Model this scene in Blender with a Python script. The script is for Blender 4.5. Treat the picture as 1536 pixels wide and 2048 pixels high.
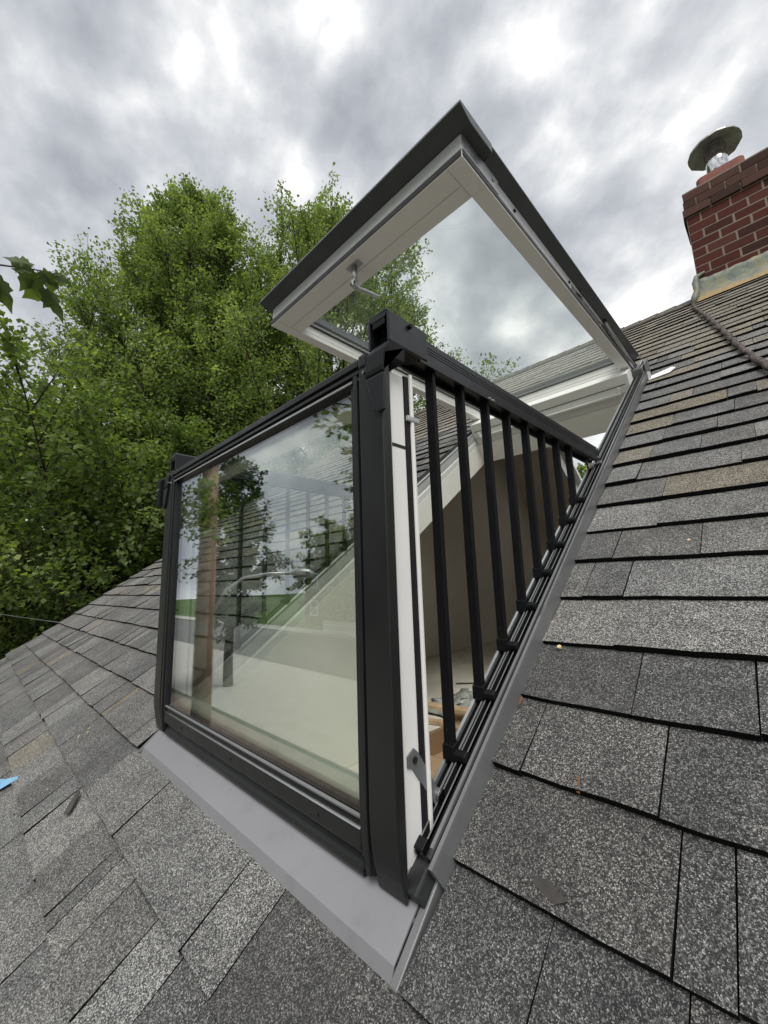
import bpy, bmesh, math, random
import numpy as np
from mathutils import Vector, Matrix

for o in list(bpy.data.objects):
    bpy.data.objects.remove(o)
SC = bpy.context.scene
COL = SC.collection
R = math.radians

# ------------------------------------------------------------------ geometry of the place
PITCH = R(36.0)
CP, SP = math.cos(PITCH), math.sin(PITCH)
def W(x, s, h):
    """roof coordinates (along eaves, up the slope, above the slope) -> world"""
    return (x, s * CP - h * SP, s * SP + h * CP)
RIDGE_S = 5.02
EAVE_S = -1.25
RAKE_X = -5.2
XEND = 2.6
EXPO = 0.146
S0 = 0.045
GROUND = -3.6
FLOOR = -0.25

# ------------------------------------------------------------------ camera
cam_d = bpy.data.cameras.new('camera')
cam = bpy.data.objects.new('camera', cam_d)
COL.objects.link(cam)
SC.camera = cam
cam_d.sensor_fit = 'HORIZONTAL'
cam_d.sensor_width = 36.0
cam_d.lens = 18.905
cam_d.clip_start = 0.02
cam_d.clip_end = 1000.0
CR = Vector((0.70879501, 0.70465648, -0.03269381))
CD = Vector((-0.14120847, 0.09632384, -0.98528264))
CF = Vector((-0.69113660, 0.70298006, 0.16777732))
CPOS = Vector((0.0, -0.37618, 0.51777))
M = Matrix.Identity(4)
for i, v in enumerate((CR, -CD, -CF)):
    for j in range(3):
        M[j][i] = v[j]
M.translation = CPOS
cam.matrix_world = M

# ------------------------------------------------------------------ sky, sun, exposure
SUN_EL, SUN_AZ = R(58), R(138)      # azimuth: compass style, from +Y clockwise
world = bpy.data.worlds.new('World')
SC.world = world
world.use_nodes = True
nt = world.node_tree
nt.nodes.clear()
def N(t, typ, **kw):
    n = t.nodes.new(typ)
    for k, v in kw.items():
        setattr(n, k, v)
    return n
def math_n(t, op, a, b=None, clamp=False):
    n = t.nodes.new('ShaderNodeMath'); n.operation = op; n.use_clamp = clamp
    for i, v in enumerate((a, b)):
        if v is None: continue
        if isinstance(v, (int, float)): n.inputs[i].default_value = v
        else: t.links.new(v, n.inputs[i])
    return n.outputs[0]
def ramp_n(t, fac, stops, interp='LINEAR'):
    n = t.nodes.new('ShaderNodeValToRGB'); n.color_ramp.interpolation = interp
    el = n.color_ramp.elements
    while len(el) > 1: el.remove(el[-1])
    el[0].position = stops[0][0]; el[0].color = (*stops[0][1], 1)
    for p, c in stops[1:]:
        e = el.new(p); e.color = (*c, 1)
    t.links.new(fac, n.inputs[0])
    return n.outputs[0]
def mix_n(t, fac, a, b, blend='MIX'):
    n = t.nodes.new('ShaderNodeMix'); n.data_type = 'RGBA'; n.blend_type = blend
    for s, v in ((n.inputs[0], fac), (n.inputs[6], a), (n.inputs[7], b)):
        if isinstance(v, (int, float)): s.default_value = v
        elif isinstance(v, tuple): s.default_value = (*v, 1) if len(v) == 3 else v
        else: t.links.new(v, s)
    return n.outputs[2]
def noise_n(t, vec, scale, detail=4, rough=0.55, dist=0.0):
    n = t.nodes.new('ShaderNodeTexNoise')
    n.inputs['Scale'].default_value = scale; n.inputs['Detail'].default_value = detail
    n.inputs['Roughness'].default_value = rough; n.inputs['Distortion'].default_value = dist
    if vec is not None: t.links.new(vec, n.inputs['Vector'])
    return n.outputs[0]
sky = N(nt, 'ShaderNodeTexSky', sky_type='NISHITA', sun_disc=False)
sky.sun_elevation = SUN_EL
sky.sun_rotation = SUN_AZ
tc = N(nt, 'ShaderNodeTexCoord')
mp = N(nt, 'ShaderNodeMapping'); nt.links.new(tc.outputs['Generated'], mp.inputs[0])
mp.inputs['Rotation'].default_value = (R(8), R(-12), R(35)); mp.inputs['Scale'].default_value = (1.1, 1.2, 1.45)
mp.inputs['Location'].default_value = (3.1, 1.7, 0.4)
n1 = noise_n(nt, mp.outputs[0], 2.0, 3, 0.5, 0.0)
n2 = noise_n(nt, mp.outputs[0], 5.6, 7, 0.52, 0.0)
nmix = math_n(nt, 'ADD', math_n(nt, 'MULTIPLY', n1, 0.52), math_n(nt, 'MULTIPLY', n2, 0.48))
cloud = ramp_n(nt, nmix, [(0.37, (2.0, 2.13, 2.35)), (0.44, (2.6, 2.74, 2.98)), (0.495, (3.3, 3.42, 3.6)),
                          (0.545, (4.3, 4.36, 4.44)), (0.61, (6.6, 6.6, 6.6))])
mask = ramp_n(nt, n1, [(0.25, (0.9,) * 3), (0.36, (1.0,) * 3)])
skymix = mix_n(nt, mask, sky.outputs[0], cloud)
bg = N(nt, 'ShaderNodeBackground'); bg.inputs[1].default_value = 0.1
nt.links.new(skymix, bg.inputs[0])
wo = N(nt, 'ShaderNodeOutputWorld'); nt.links.new(bg.outputs[0], wo.inputs[0])

sd = bpy.data.lights.new('sun', 'SUN'); sd.energy = 1.5; sd.angle = R(32); sd.color = (1.0, 0.97, 0.93)
sun = bpy.data.objects.new('sun', sd); COL.objects.link(sun)
sdir = Vector((math.sin(SUN_AZ) * math.cos(SUN_EL), math.cos(SUN_AZ) * math.cos(SUN_EL), math.sin(SUN_EL)))
sun.rotation_euler = (-sdir).to_track_quat('-Z', 'Y').to_euler()
sun.location = (0, -5, 12)
vs = SC.view_settings
vs.view_transform = 'Standard'; vs.look = 'None'; vs.exposure = 1.05; vs.gamma = 1.0; vs.use_curve_mapping = False
SC.render.engine = 'CYCLES'
SC.cycles.max_bounces = 8; SC.cycles.transparent_max_bounces = 24
SC.cycles.diffuse_bounces = 4; SC.cycles.glossy_bounces = 4; SC.cycles.transmission_bounces = 6
SC.cycles.sample_clamp_indirect = 6.0
SC.cycles.use_denoising = True

# ------------------------------------------------------------------ materials
def new_mat(name):
    m = bpy.data.materials.new(name); m.use_nodes = True
    t = m.node_tree; t.nodes.clear()
    out = N(t, 'ShaderNodeOutputMaterial')
    b = N(t, 'ShaderNodeBsdfPrincipled'); t.links.new(b.outputs[0], out.inputs[0])
    return m, t, b, out
def setp(b, **kw):
    names = dict(rough='Roughness', metal='Metallic', spec='Specular IOR Level', coat='Coat Weight')
    for k, v in kw.items(): b.inputs[names[k]].default_value = v
def ocoord(t):
    return N(t, 'ShaderNodeTexCoord').outputs['Object']
def bump(t, b, h, strength=0.3, dist=0.01):
    n = N(t, 'ShaderNodeBump'); n.inputs['Strength'].default_value = strength; n.inputs['Distance'].default_value = dist
    t.links.new(h, n.inputs['Height']); t.links.new(n.outputs[0], b.inputs['Normal'])
def paint(name, col, rough=0.45, metal=0.0, var=0.12, scale=9.0, spec=0.5, dirt=0.0, dirtcol=(0.2, 0.18, 0.15)):
    m, t, b, _ = new_mat(name)
    v = ocoord(t)
    n = noise_n(t, v, scale, 5, 0.6)
    f = ramp_n(t, n, [(0.3, tuple(c * (1 - var) for c in col)), (0.7, tuple(min(1, c * (1 + var)) for c in col))])
    if dirt:
        d = ramp_n(t, noise_n(t, v, scale * 2.7, 8, 0.7), [(0.56, (0, 0, 0)), (0.75, (dirt,) * 3)])
        f = mix_n(t, d, f, dirtcol)
    t.links.new(f, b.inputs['Base Color'])
    rr = ramp_n(t, noise_n(t, v, scale * 3, 4), [(0.3, (rough * 0.85,) * 3), (0.7, (min(1, rough * 1.2),) * 3)])
    t.links.new(rr, b.inputs['Roughness'])
    setp(b, metal=metal, spec=spec)
    bump(t, b, noise_n(t, v, scale * 60, 2), 0.04, 0.001)
    return m
MT = {}
MT['grey_metal'] = paint('grey_metal', (0.165, 0.168, 0.17), 0.36, 0.25, 0.14, 6, dirt=0.35, dirtcol=(0.2, 0.2, 0.19))
MT['apron_metal'] = paint('apron_metal', (0.25, 0.25, 0.265), 0.40, 0.2, 0.05, 5, dirt=0.3, dirtcol=(0.12, 0.12, 0.12))
MT['clad_metal'] = paint('clad_metal', (0.070, 0.073, 0.075), 0.38, 0.3, 0.14, 6, dirt=0.25, dirtcol=(0.12, 0.12, 0.12))
MT['dark_metal'] = paint('dark_metal', (0.016, 0.017, 0.0175), 0.40, 0.15, 0.12, 8)
MT['post_metal'] = paint('post_metal', (0.013, 0.014, 0.014), 0.36, 0.1, 0.10, 5)
MT['black_metal'] = paint('black_metal', (0.0035, 0.0037, 0.0045), 0.5, 0.0, 0.15, 14, spec=0.22)
MT['rail_metal'] = paint('rail_metal', (0.0075, 0.0084, 0.0115), 0.36, 0.0, 0.2, 12, spec=0.45, dirt=0.12, dirtcol=(0.06, 0.06, 0.06))
MT['rubber'] = paint('rubber', (0.008, 0.008, 0.009), 0.65, 0.0, 0.2, 20, spec=0.3)
MT['silver'] = paint('silver', (0.55, 0.55, 0.54), 0.22, 1.0, 0.12, 25)
MT['track_silver'] = paint('track_silver', (0.52, 0.53, 0.53), 0.32, 0.9, 0.1, 12)
MT['white_lacquer'] = paint('white_lacquer', (0.82, 0.81, 0.78), 0.35, 0.0, 0.03, 5)
MT['white_trim'] = paint('white_trim', (0.70, 0.69, 0.67), 0.42, 0.0, 0.05, 8, dirt=0.12, dirtcol=(0.45, 0.42, 0.38))
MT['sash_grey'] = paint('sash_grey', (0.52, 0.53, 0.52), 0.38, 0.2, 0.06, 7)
MT['drywall'] = paint('drywall', (0.80, 0.775, 0.71), 0.9, 0.0, 0.05, 1.5, spec=0.15, dirt=0.12, dirtcol=(0.42, 0.38, 0.33))
MT['interior_wall'] = paint('interior_wall', (0.80, 0.74, 0.645), 0.92, 0.0, 0.10, 1.1, spec=0.1, dirt=0.15, dirtcol=(0.3, 0.27, 0.22))
MT['subfloor'] = paint('subfloor', (0.58, 0.54, 0.46), 0.9, 0.0, 0.2, 2.2, spec=0.15, dirt=0.5, dirtcol=(0.30, 0.26, 0.20))
MT['cardboard'] = paint('cardboard', (0.30, 0.20, 0.115), 0.85, 0.0, 0.12, 7, spec=0.15)
MT['raw_wood'] = paint('raw_wood', (0.42, 0.31, 0.19), 0.75, 0.0, 0.25, 20, spec=0.2)
MT['plastic_film'] = paint('plastic_film', (0.30, 0.31, 0.28), 0.35, 0.0, 0.3, 18)
MT['asphalt'] = paint('asphalt', (0.10, 0.10, 0.098), 0.9, 0, 0.25, 3, dirt=0.3)
MT['concrete'] = paint('concrete', (0.34, 0.33, 0.30), 0.9, 0, 0.12, 2, dirt=0.3)
MT['white_paint'] = paint('white_paint', (0.72, 0.72, 0.7), 0.6, 0, 0.06, 6)
MT['lamp_metal'] = paint('lamp_metal', (0.42, 0.43, 0.44), 0.35, 0.8, 0.08, 6)
MT['clay'] = paint('clay', (0.24, 0.105, 0.085), 0.8, 0, 0.18, 6, spec=0.2, dirt=0.4, dirtcol=(0.16, 0.11, 0.1))
MT['steel'] = paint('steel', (0.62, 0.62, 0.62), 0.16, 1.0, 0.1, 9)
MT['hood_steel'] = paint('hood_steel', (0.34, 0.335, 0.325), 0.45, 0.4, 0.25, 10, dirt=0.5, dirtcol=(0.06, 0.055, 0.05))
MT['blue_tape'] = paint('blue_tape', (0.20, 0.42, 0.62), 0.35, 0, 0.1, 20)
MT['white_scrap'] = paint('white_scrap', (0.78, 0.78, 0.78), 0.5, 0, 0.04, 20)
MT['chip_wood'] = paint('chip_wood', (0.62, 0.50, 0.27), 0.8, 0, 0.2, 40)
MT['dark_scrap'] = paint('dark_scrap', (0.055, 0.05, 0.047), 0.8, 0, 0.2, 40)
MT['leaf_scrap'] = paint('leaf_scrap', (0.22, 0.09, 0.035), 0.8, 0, 0.3, 40)
MT['cable_grey'] = paint('cable_grey', (0.16, 0.16, 0.16), 0.6, 0, 0.1, 20)
MT['siding'] = paint('siding', (0.52, 0.52, 0.48), 0.7, 0, 0.06, 2)

def grass_mat():
    m, t, b, _ = new_mat('lawn')
    v = ocoord(t)
    c = ramp_n(t, noise_n(t, v, 0.8, 8, 0.7), [(0.3, (0.03, 0.06, 0.015)), (0.6, (0.07, 0.12, 0.03)), (0.75, (0.12, 0.14, 0.05))])
    t.links.new(c, b.inputs['Base Color']); setp(b, rough=0.95, spec=0.1)
    bump(t, b, noise_n(t, v, 30, 6, 0.7), 0.8, 0.05)
    return m
MT['lawn'] = grass_mat()

def shingle_mat():
    m, t, b, _ = new_mat('shingle_granules')
    geo = N(t, 'ShaderNodeNewGeometry')
    v = geo.outputs['Position']
    at = N(t, 'ShaderNodeAttribute'); at.attribute_name = 'tint'
    # granules
    def vor(scale):
        n = N(t, 'ShaderNodeTexVoronoi'); n.feature = 'F1'; n.inputs['Scale'].default_value = scale
        t.links.new(v, n.inputs['Vector']); return n
    va = vor(820); vb = vor(430)
    sepa = N(t, 'ShaderNodeSeparateColor'); t.links.new(va.outputs['Color'], sepa.inputs[0])
    sepb = N(t, 'ShaderNodeSeparateColor'); t.links.new(vb.outputs['Color'], sepb.inputs[0])
    patch = noise_n(t, v, 16, 5, 0.6)
    big = noise_n(t, v, 3.2, 4, 0.6)
    # share of pale granules: per shingle value, blends and wear
    share = math_n(t, 'ADD', math_n(t, 'MULTIPLY', math_n(t, 'SUBTRACT', patch, 0.5), 0.34), math_n(t, 'MULTIPLY', math_n(t, 'SUBTRACT', big, 0.5), 0.35))
    sepc = N(t, 'ShaderNodeSeparateColor'); t.links.new(at.outputs['Color'], sepc.inputs[0])
    share = math_n(t, 'ADD', share, sepc.outputs[0])
    lift = math_n(t, 'MULTIPLY', math_n(t, 'SUBTRACT', share, 0.30), 0.62)
    va_ = math_n(t, 'ADD', sepa.outputs[0], lift)
    vb_ = math_n(t, 'ADD', sepb.outputs[0], lift)
    tones = [(0.0, (0.012, 0.012, 0.013)), (0.30, (0.022, 0.022, 0.0235)), (0.55, (0.055, 0.055, 0.057)), (0.72, (0.13, 0.13, 0.128)), (0.86, (0.33, 0.33, 0.32)), (1.0, (0.80, 0.80, 0.76))]
    g = mix_n(t, 0.32, ramp_n(t, va_, tones), ramp_n(t, vb_, tones))
    tan = mix_n(t, 1.0, g, (1.08, 0.93, 0.70), 'MULTIPLY')
    g = mix_n(t, sepc.outputs[1], g, tan)
    # grey weathering film, old stains
    film = ramp_n(t, noise_n(t, v, 7.5, 6, 0.65), [(0.48, (0, 0, 0)), (0.75, (0.16,) * 3)])
    g = mix_n(t, film, g, (0.17, 0.17, 0.165))
    t.links.new(g, b.inputs['Base Color']); setp(b, rough=0.8, spec=0.3)
    b.inputs['Sheen Weight'].default_value = 0.06; b.inputs['Sheen Roughness'].default_value = 0.6
    hh = math_n(t, 'SUBTRACT', 1.0, va.outputs['Distance'])
    hgt = math_n(t, 'ADD', math_n(t, 'MULTIPLY', sepa.outputs[1], 0.6), math_n(t, 'MULTIPLY', va.outputs['Distance'], 60))
    bump(t, b, hgt, 0.55, 0.0016)
    return m
MT['shingle'] = shingle_mat()

def brick_mat(name, stops):
    m, t, b, _ = new_mat(name)
    v = ocoord(t)
    oi = N(t, 'ShaderNodeObjectInfo')
    base = ramp_n(t, oi.outputs['Random'], stops)
    geo = N(t, 'ShaderNodeNewGeometry')
    n = noise_n(t, geo.outputs['Position'], 35, 7, 0.7)
    c = mix_n(t, ramp_n(t, n, [(0.5, (0, 0, 0)), (0.8, (0.6,) * 3)]), base, (0.07, 0.03, 0.026))
    t.links.new(c, b.inputs['Base Color']); setp(b, rough=0.9, spec=0.15)
    bump(t, b, n, 0.5, 0.004)
    return m
MT['brick'] = brick_mat('brick_red', [(0, (0.040, 0.018, 0.015)), (0.3, (0.070, 0.021, 0.016)), (0.6, (0.085, 0.026, 0.020)), (0.8, (0.052, 0.02, 0.017)), (1, (0.095, 0.036, 0.027))])
MT['brick_old'] = brick_mat('brick_weathered', [(0, (0.045, 0.026, 0.022)), (0.5, (0.062, 0.034, 0.028)), (1, (0.085, 0.045, 0.036))])
MT['mortar'] = paint('mortar', (0.20, 0.17, 0.13), 0.95, 0, 0.12, 20, spec=0.1)
def lead_mat():
    m, t, b, _ = new_mat('lead_flashing')
    geo = N(t, 'ShaderNodeNewGeometry')
    v = geo.outputs['Position']
    n = noise_n(t, v, 9, 8, 0.7, 0.8)
    c = ramp_n(t, n, [(0.3, (0.10, 0.12, 0.11)), (0.5, (0.20, 0.22, 0.18)), (0.62, (0.24, 0.22, 0.13)), (0.75, (0.16, 0.18, 0.17))])
    at = N(t, 'ShaderNodeAttribute'); at.attribute_name = 'rust'
    rn = math_n(t, 'ADD', at.outputs['Fac'], math_n(t, 'MULTIPLY', math_n(t, 'SUBTRACT', noise_n(t, v, 14, 6, 0.7), 0.5), 0.9))
    c = mix_n(t, ramp_n(t, rn, [(0.45, (0, 0, 0)), (0.85, (0.85,) * 3)]), c, (0.33, 0.215, 0.085))
    t.links.new(c, b.inputs['Base Color']); setp(b, rough=0.6, spec=0.3, metal=0.15)
    bump(t, b, noise_n(t, v, 12, 5, 0.6), 0.5, 0.02)
    return m
MT['lead'] = lead_mat()
def bark_mat(name, c0, c1, scale=8):
    m, t, b, _ = new_mat(name)
    v = ocoord(t)
    mpn = N(t, 'ShaderNodeMapping'); mpn.inputs['Scale'].default_value = (1, 1, 0.25); t.links.new(v, mpn.inputs[0])
    n = noise_n(t, mpn.outputs[0], scale, 8, 0.7, 0.3)
    t.links.new(ramp_n(t, n, [(0.35, c0), (0.65, c1)]), b.inputs['Base Color']); setp(b, rough=0.95, spec=0.1)
    bump(t, b, n, 0.8, 0.03)
    return m
MT['bark'] = bark_mat('bark', (0.028, 0.023, 0.018), (0.09, 0.075, 0.06))
MT['pole_wood'] = bark_mat('pole_wood', (0.20, 0.135, 0.09), (0.36, 0.26, 0.18), 5)
def rope_mat():
    m, t, b, _ = new_mat('rope_weathered')
    v = ocoord(t)
    n = noise_n(t, v, 60, 6, 0.7)
    c = ramp_n(t, n, [(0.35, (0.05, 0.042, 0.038)), (0.55, (0.11, 0.092, 0.085)), (0.64, (0.19, 0.17, 0.16)), (0.68, (0.5, 0.48, 0.46))])
    t.links.new(c, b.inputs['Base Color']); setp(b, rough=0.95, spec=0.1)
    bump(t, b, n, 0.8, 0.01)
    return m
MT['rope'] = rope_mat()
def leaf_mat(name, stops, trans=0.35):
    m, t, b, out = new_mat(name)
    at = N(t, 'ShaderNodeAttribute'); at.attribute_name = 'rnd'
    c = ramp_n(t, at.outputs['Fac'], stops)
    t.links.new(c, b.inputs['Base Color']); setp(b, rough=0.5, spec=0.35)
    tr = N(t, 'ShaderNodeBsdfTranslucent')
    t.links.new(mix_n(t, 1.0, c, (1.4, 1.5, 0.65), 'MULTIPLY'), tr.inputs[0])
    ms = N(t, 'ShaderNodeMixShader'); ms.inputs[0].default_value = trans
    t.links.new(b.outputs[0], ms.inputs[1]); t.links.new(tr.outputs[0], ms.inputs[2]); t.links.new(ms.outputs[0], out.inputs[0])
    return m
MT['leaf_elm'] = leaf_mat('leaf_elm', [(0, (0.105, 0.15, 0.055)), (0.5, (0.19, 0.25, 0.09)), (0.85, (0.27, 0.335, 0.13)), (1, (0.35, 0.41, 0.19))], 0.48)
MT['leaf_maple'] = leaf_mat('leaf_maple', [(0, (0.075, 0.115, 0.038)), (0.5, (0.14, 0.195, 0.058)), (0.85, (0.21, 0.27, 0.085)), (1, (0.30, 0.36, 0.12))], 0.47)
MT['leaf_dark'] = leaf_mat('leaf_dark', [(0, (0.025, 0.05, 0.018)), (0.6, (0.05, 0.09, 0.028)), (1, (0.09, 0.14, 0.04))], 0.2)
MT['leaf_near'] = leaf_mat('leaf_near', [(0, (0.06, 0.09, 0.04)), (1, (0.12, 0.165, 0.045))], 0.55)

def glass_mat(name, tint, boost):
    m, t, b, out = new_mat(name)
    t.nodes.remove(b)
    fr = N(t, 'ShaderNodeFresnel')
    gb = N(t, 'ShaderNodeNewGeometry')
    # same outside reflectance on both faces of the thin pane
    ior = math_n(t, 'ADD', math_n(t, 'MULTIPLY', gb.outputs['Backfacing'], 1 / 1.5 - 1.5), 1.5)
    t.links.new(ior, fr.inputs[0])
    fac = math_n(t, 'MULTIPLY', fr.outputs[0], boost, True)
    tr = N(t, 'ShaderNodeBsdfTransparent'); tr.inputs[0].default_value = (*tint, 1)
    gl = N(t, 'ShaderNodeBsdfGlossy'); gl.inputs['Roughness'].default_value = 0.0
    gl.inputs[0].default_value = (0.95, 0.97, 1.0, 1)
    ms = N(t, 'ShaderNodeMixShader')
    t.links.new(fac, ms.inputs[0]); t.links.new(tr.outputs[0], ms.inputs[1]); t.links.new(gl.outputs[0], ms.inputs[2])
    t.links.new(ms.outputs[0], out.inputs[0])
    return m
MT['glass'] = glass_mat('glass', (0.978, 0.988, 0.980), 0.55)
MT['glass_low_e'] = glass_mat('glass_low_e', (0.965, 0.985, 0.955), 2.0)

# ------------------------------------------------------------------ mesh helpers
class MB:
    def __init__(self):
        self.v, self.f = [], []
    def add(self, vs, fs):
        o = len(self.v)
        self.v += [tuple(p) for p in vs]
        self.f += [tuple(i + o for i in f) for f in fs]
        return self
    def hexa(self, p):      # 8 points: bottom ring 0-3, top ring 4-7
        return self.add(p, [(3, 2, 1, 0), (4, 5, 6, 7), (0, 1, 5, 4), (1, 2, 6, 5), (2, 3, 7, 6), (3, 0, 4, 7)])
    def box(self, x0, x1, y0, y1, z0, z1):
        return self.hexa([(x0, y0, z0), (x1, y0, z0), (x1, y1, z0), (x0, y1, z0), (x0, y0, z1), (x1, y0, z1), (x1, y1, z1), (x0, y1, z1)])
    def rbox(self, x0, x1, s0, s1, h0, h1):      # box in roof coordinates
        return self.hexa([W(x0, s0, h0), W(x1, s0, h0), W(x1, s1, h0), W(x0, s1, h0), W(x0, s0, h1), W(x1, s0, h1), W(x1, s1, h1), W(x0, s1, h1)])
    def prism(self, prof, fn, t0, t1, cap=True):  # closed profile [(a,b)], fn(a,b,t) -> world
        n = len(prof)
        vs = [fn(a, b, t0) for a, b in prof] + [fn(a, b, t1) for a, b in prof]
        fs = [(i, (i + 1) % n, n + (i + 1) % n, n + i) for i in range(n)]
        if cap: fs += [tuple(range(n - 1, -1, -1)), tuple(range(n, 2 * n))]
        return self.add(vs, fs)
    def tube(self, pts, rad, n=8, cap=True):
        pts = [Vector(p) for p in pts]
        if not hasattr(rad, '__len__'): rad = [rad] * len(pts)
        ref = None; vs = []; fs = []
        for i, p in enumerate(pts):
            d = (pts[min(i + 1, len(pts) - 1)] - pts[max(i - 1, 0)]).normalized()
            if ref is None: ref = Vector((0, 0, 1)) if abs(d.z) < 0.9 else Vector((1, 0, 0))
            a = d.cross(ref).normalized(); b = d.cross(a).normalized(); ref = -b if False else ref
            for k in range(n):
                t = 2 * math.pi * k / n
                vs.append(p + (a * math.cos(t) + b * math.sin(t)) * rad[i])
        for i in range(len(pts) - 1):
            for k in range(n):
                fs.append((i * n + k, i * n + (k + 1) % n, (i + 1) * n + (k + 1) % n, (i + 1) * n + k))
        if cap: fs += [tuple(range(n - 1, -1, -1)), tuple(range(len(vs) - n, len(vs)))]
        return self.add(vs, fs)
    def lathe(self, prof, c, n=24, axis=None):    # prof [(r,z)] about vertical axis at c
        vs = []; fs = []
        for r, z in prof:
            for k in range(n):
                t = 2 * math.pi * k / n
                vs.append((c[0] + r * math.cos(t), c[1] + r * math.sin(t), c[2] + z))
        for i in range(len(prof) - 1):
            for k in range(n):
                fs.append((i * n + k, i * n + (k + 1) % n, (i + 1) * n + (k + 1) % n, (i + 1) * n + k))
        return self.add(vs, fs)
    def build(self, name, mat, parent=None, bevel=0.0, smooth=False, seg=2):
        me = bpy.data.meshes.new(name)
        o = bpy.data.objects.new(name, me); COL.objects.link(o)
        off = Vector((0, 0, 0))
        if parent is not None:
            root = parent
            while root.parent is not None: root = root.parent
            off = Vector(root.location) if root.type == 'EMPTY' else Vector((0, 0, 0))
            o.parent = parent
        bm = bmesh.new()
        vs = [bm.verts.new(Vector(p) - off) for p in self.v]
        for f in self.f:
            try: bm.faces.new([vs[i] for i in f])
            except ValueError: pass
        bmesh.ops.recalc_face_normals(bm, faces=bm.faces)
        if bevel > 0:
            ed = [e for e in bm.edges if len(e.link_faces) == 2 and e.calc_face_angle(0) > R(25)]
            bmesh.ops.bevel(bm, geom=ed, offset=bevel, segments=seg, affect='EDGES', profile=0.6, clamp_overlap=True)
        bm.to_mesh(me); bm.free()
        if smooth:
            for p in me.polygons: p.use_smooth = True
        if mat is not None: me.materials.append(MT[mat] if isinstance(mat, str) else mat)
        return o
def tag(o, label, cat=None, group=None, kind=None):
    if label: o['label'] = label
    if cat: o['category'] = cat
    if group: o['group'] = group
    if kind: o['kind'] = kind
    return o
def thing(name, loc, label, cat, group=None):
    o = bpy.data.objects.new(name, None); COL.objects.link(o); o.location = loc
    o.empty_display_size = 0.2
    return tag(o, label, cat, group)
def fast_mesh(name, verts, faces, mat, parent=None, attrs=None, smooth=False):
    """verts (n,3) float array in world coords, faces (m,k) int array"""
    me = bpy.data.meshes.new(name)
    off = np.zeros(3)
    if parent is not None:
        root = parent
        while root.parent is not None: root = root.parent
        if root.type == 'EMPTY': off = np.array(root.location)
    verts = np.asarray(verts, dtype=np.float32) - off.astype(np.float32)
    faces = np.asarray(faces, dtype=np.int32)
    k = faces.shape[1]
    me.vertices.add(len(verts)); me.vertices.foreach_set('co', verts.ravel())
    me.loops.add(faces.size); me.loops.foreach_set('vertex_index', faces.ravel())
    me.polygons.add(len(faces)); me.polygons.foreach_set('loop_start', np.arange(0, faces.size, k, dtype=np.int32))
    me.polygons.foreach_set('loop_total', np.full(len(faces), k, dtype=np.int32))
    me.update(calc_edges=True)
    for an, av in (attrs or {}).items():
        a = me.attributes.new(an, 'FLOAT', 'POINT'); a.data.foreach_set('value', np.asarray(av, dtype=np.float32))
    if smooth: me.polygons.foreach_set('use_smooth', np.ones(len(faces), dtype=bool))
    me.materials.append(MT[mat])
    o = bpy.data.objects.new(name, me); COL.objects.link(o)
    if parent is not None: o.parent = parent
    return o

# ------------------------------------------------------------------ ground
MB().box(-150, 150, -150, 150, GROUND - 0.3, GROUND).build('ground', 'lawn')
tag(bpy.data.objects['ground'], None, kind='structure')
o = MB().box(-150, 150, -19, -11, GROUND + 0.002, GROUND + 0.02).build('road', 'asphalt'); tag(o, None, kind='structure')
o = MB().box(-34.0, 6.0, -5.5, -0.6, GROUND + 0.004, GROUND + 0.06).build('driveway', paint('driveway_pavers', (0.17, 0.13, 0.10), 0.9, 0, 0.3, 3, dirt=0.4)); tag(o, None, kind='structure')
o = MB().box(-150, 150, -10.9, -5.6, GROUND + 0.004, GROUND + 0.12).build('pavement', 'concrete'); tag(o, None, kind='structure')
o = MB().box(-150, 150, -21.0, -19.1, GROUND + 0.004, GROUND + 0.12).build('far_pavement', 'concrete'); tag(o, None, kind='structure')

# ------------------------------------------------------------------ house
house = thing('house', (0, 4.0, GROUND), 'house with a grey asphalt shingle gable roof holding the open balcony window', 'house')
HX0, HX1, HS0, HS1 = -1.43, -0.465, 0.125, 2.49    # clear opening of the roof window
DX0, DX1, DS0, DS1 = -1.475, -0.418, 0.10, 2.70   # hole in the deck
roof_o = MB()
for a in ((RAKE_X, DX0, EAVE_S, RIDGE_S), (DX1, XEND, EAVE_S, RIDGE_S), (DX0, DX1, EAVE_S, DS0), (DX0, DX1, DS1, RIDGE_S)):
    roof_o.rbox(*a, -0.10, -0.006)
deck_mat = paint('roof_underlay', (0.02, 0.02, 0.02), 0.9)
roof = roof_o.build('roof', deck_mat, house)
YR, ZR = RIDGE_S * CP, RIDGE_S * SP
# the slope behind the ridge, with its own skylight hole
def WB(x, s, h):
    y, z = W(x, s, h)[1:]
    return (x, 2 * YR - y, z)
SKX0, SKX1 = -2.0, -0.95
def back_s(y): return (2 * YR - y) / CP
KS0, KS1 = back_s(5.95) , back_s(4.85)
bk = MB()
def bbox(mb, x0, x1, s0, s1, h0, h1):
    return mb.hexa([WB(x0, s0, h0), WB(x1, s0, h0), WB(x1, s1, h0), WB(x0, s1, h0), WB(x0, s0, h1), WB(x1, s0, h1), WB(x1, s1, h1), WB(x0, s1, h1)])
for a in ((RAKE_X, SKX0, EAVE_S, RIDGE_S), (SKX1, XEND, EAVE_S, RIDGE_S), (SKX0, SKX1, EAVE_S, KS0), (SKX0, SKX1, KS1, RIDGE_S)):
    bbox(bk, *a, -0.10, -0.006)
bk.build('back_roof', 'shingle', house)
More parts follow.
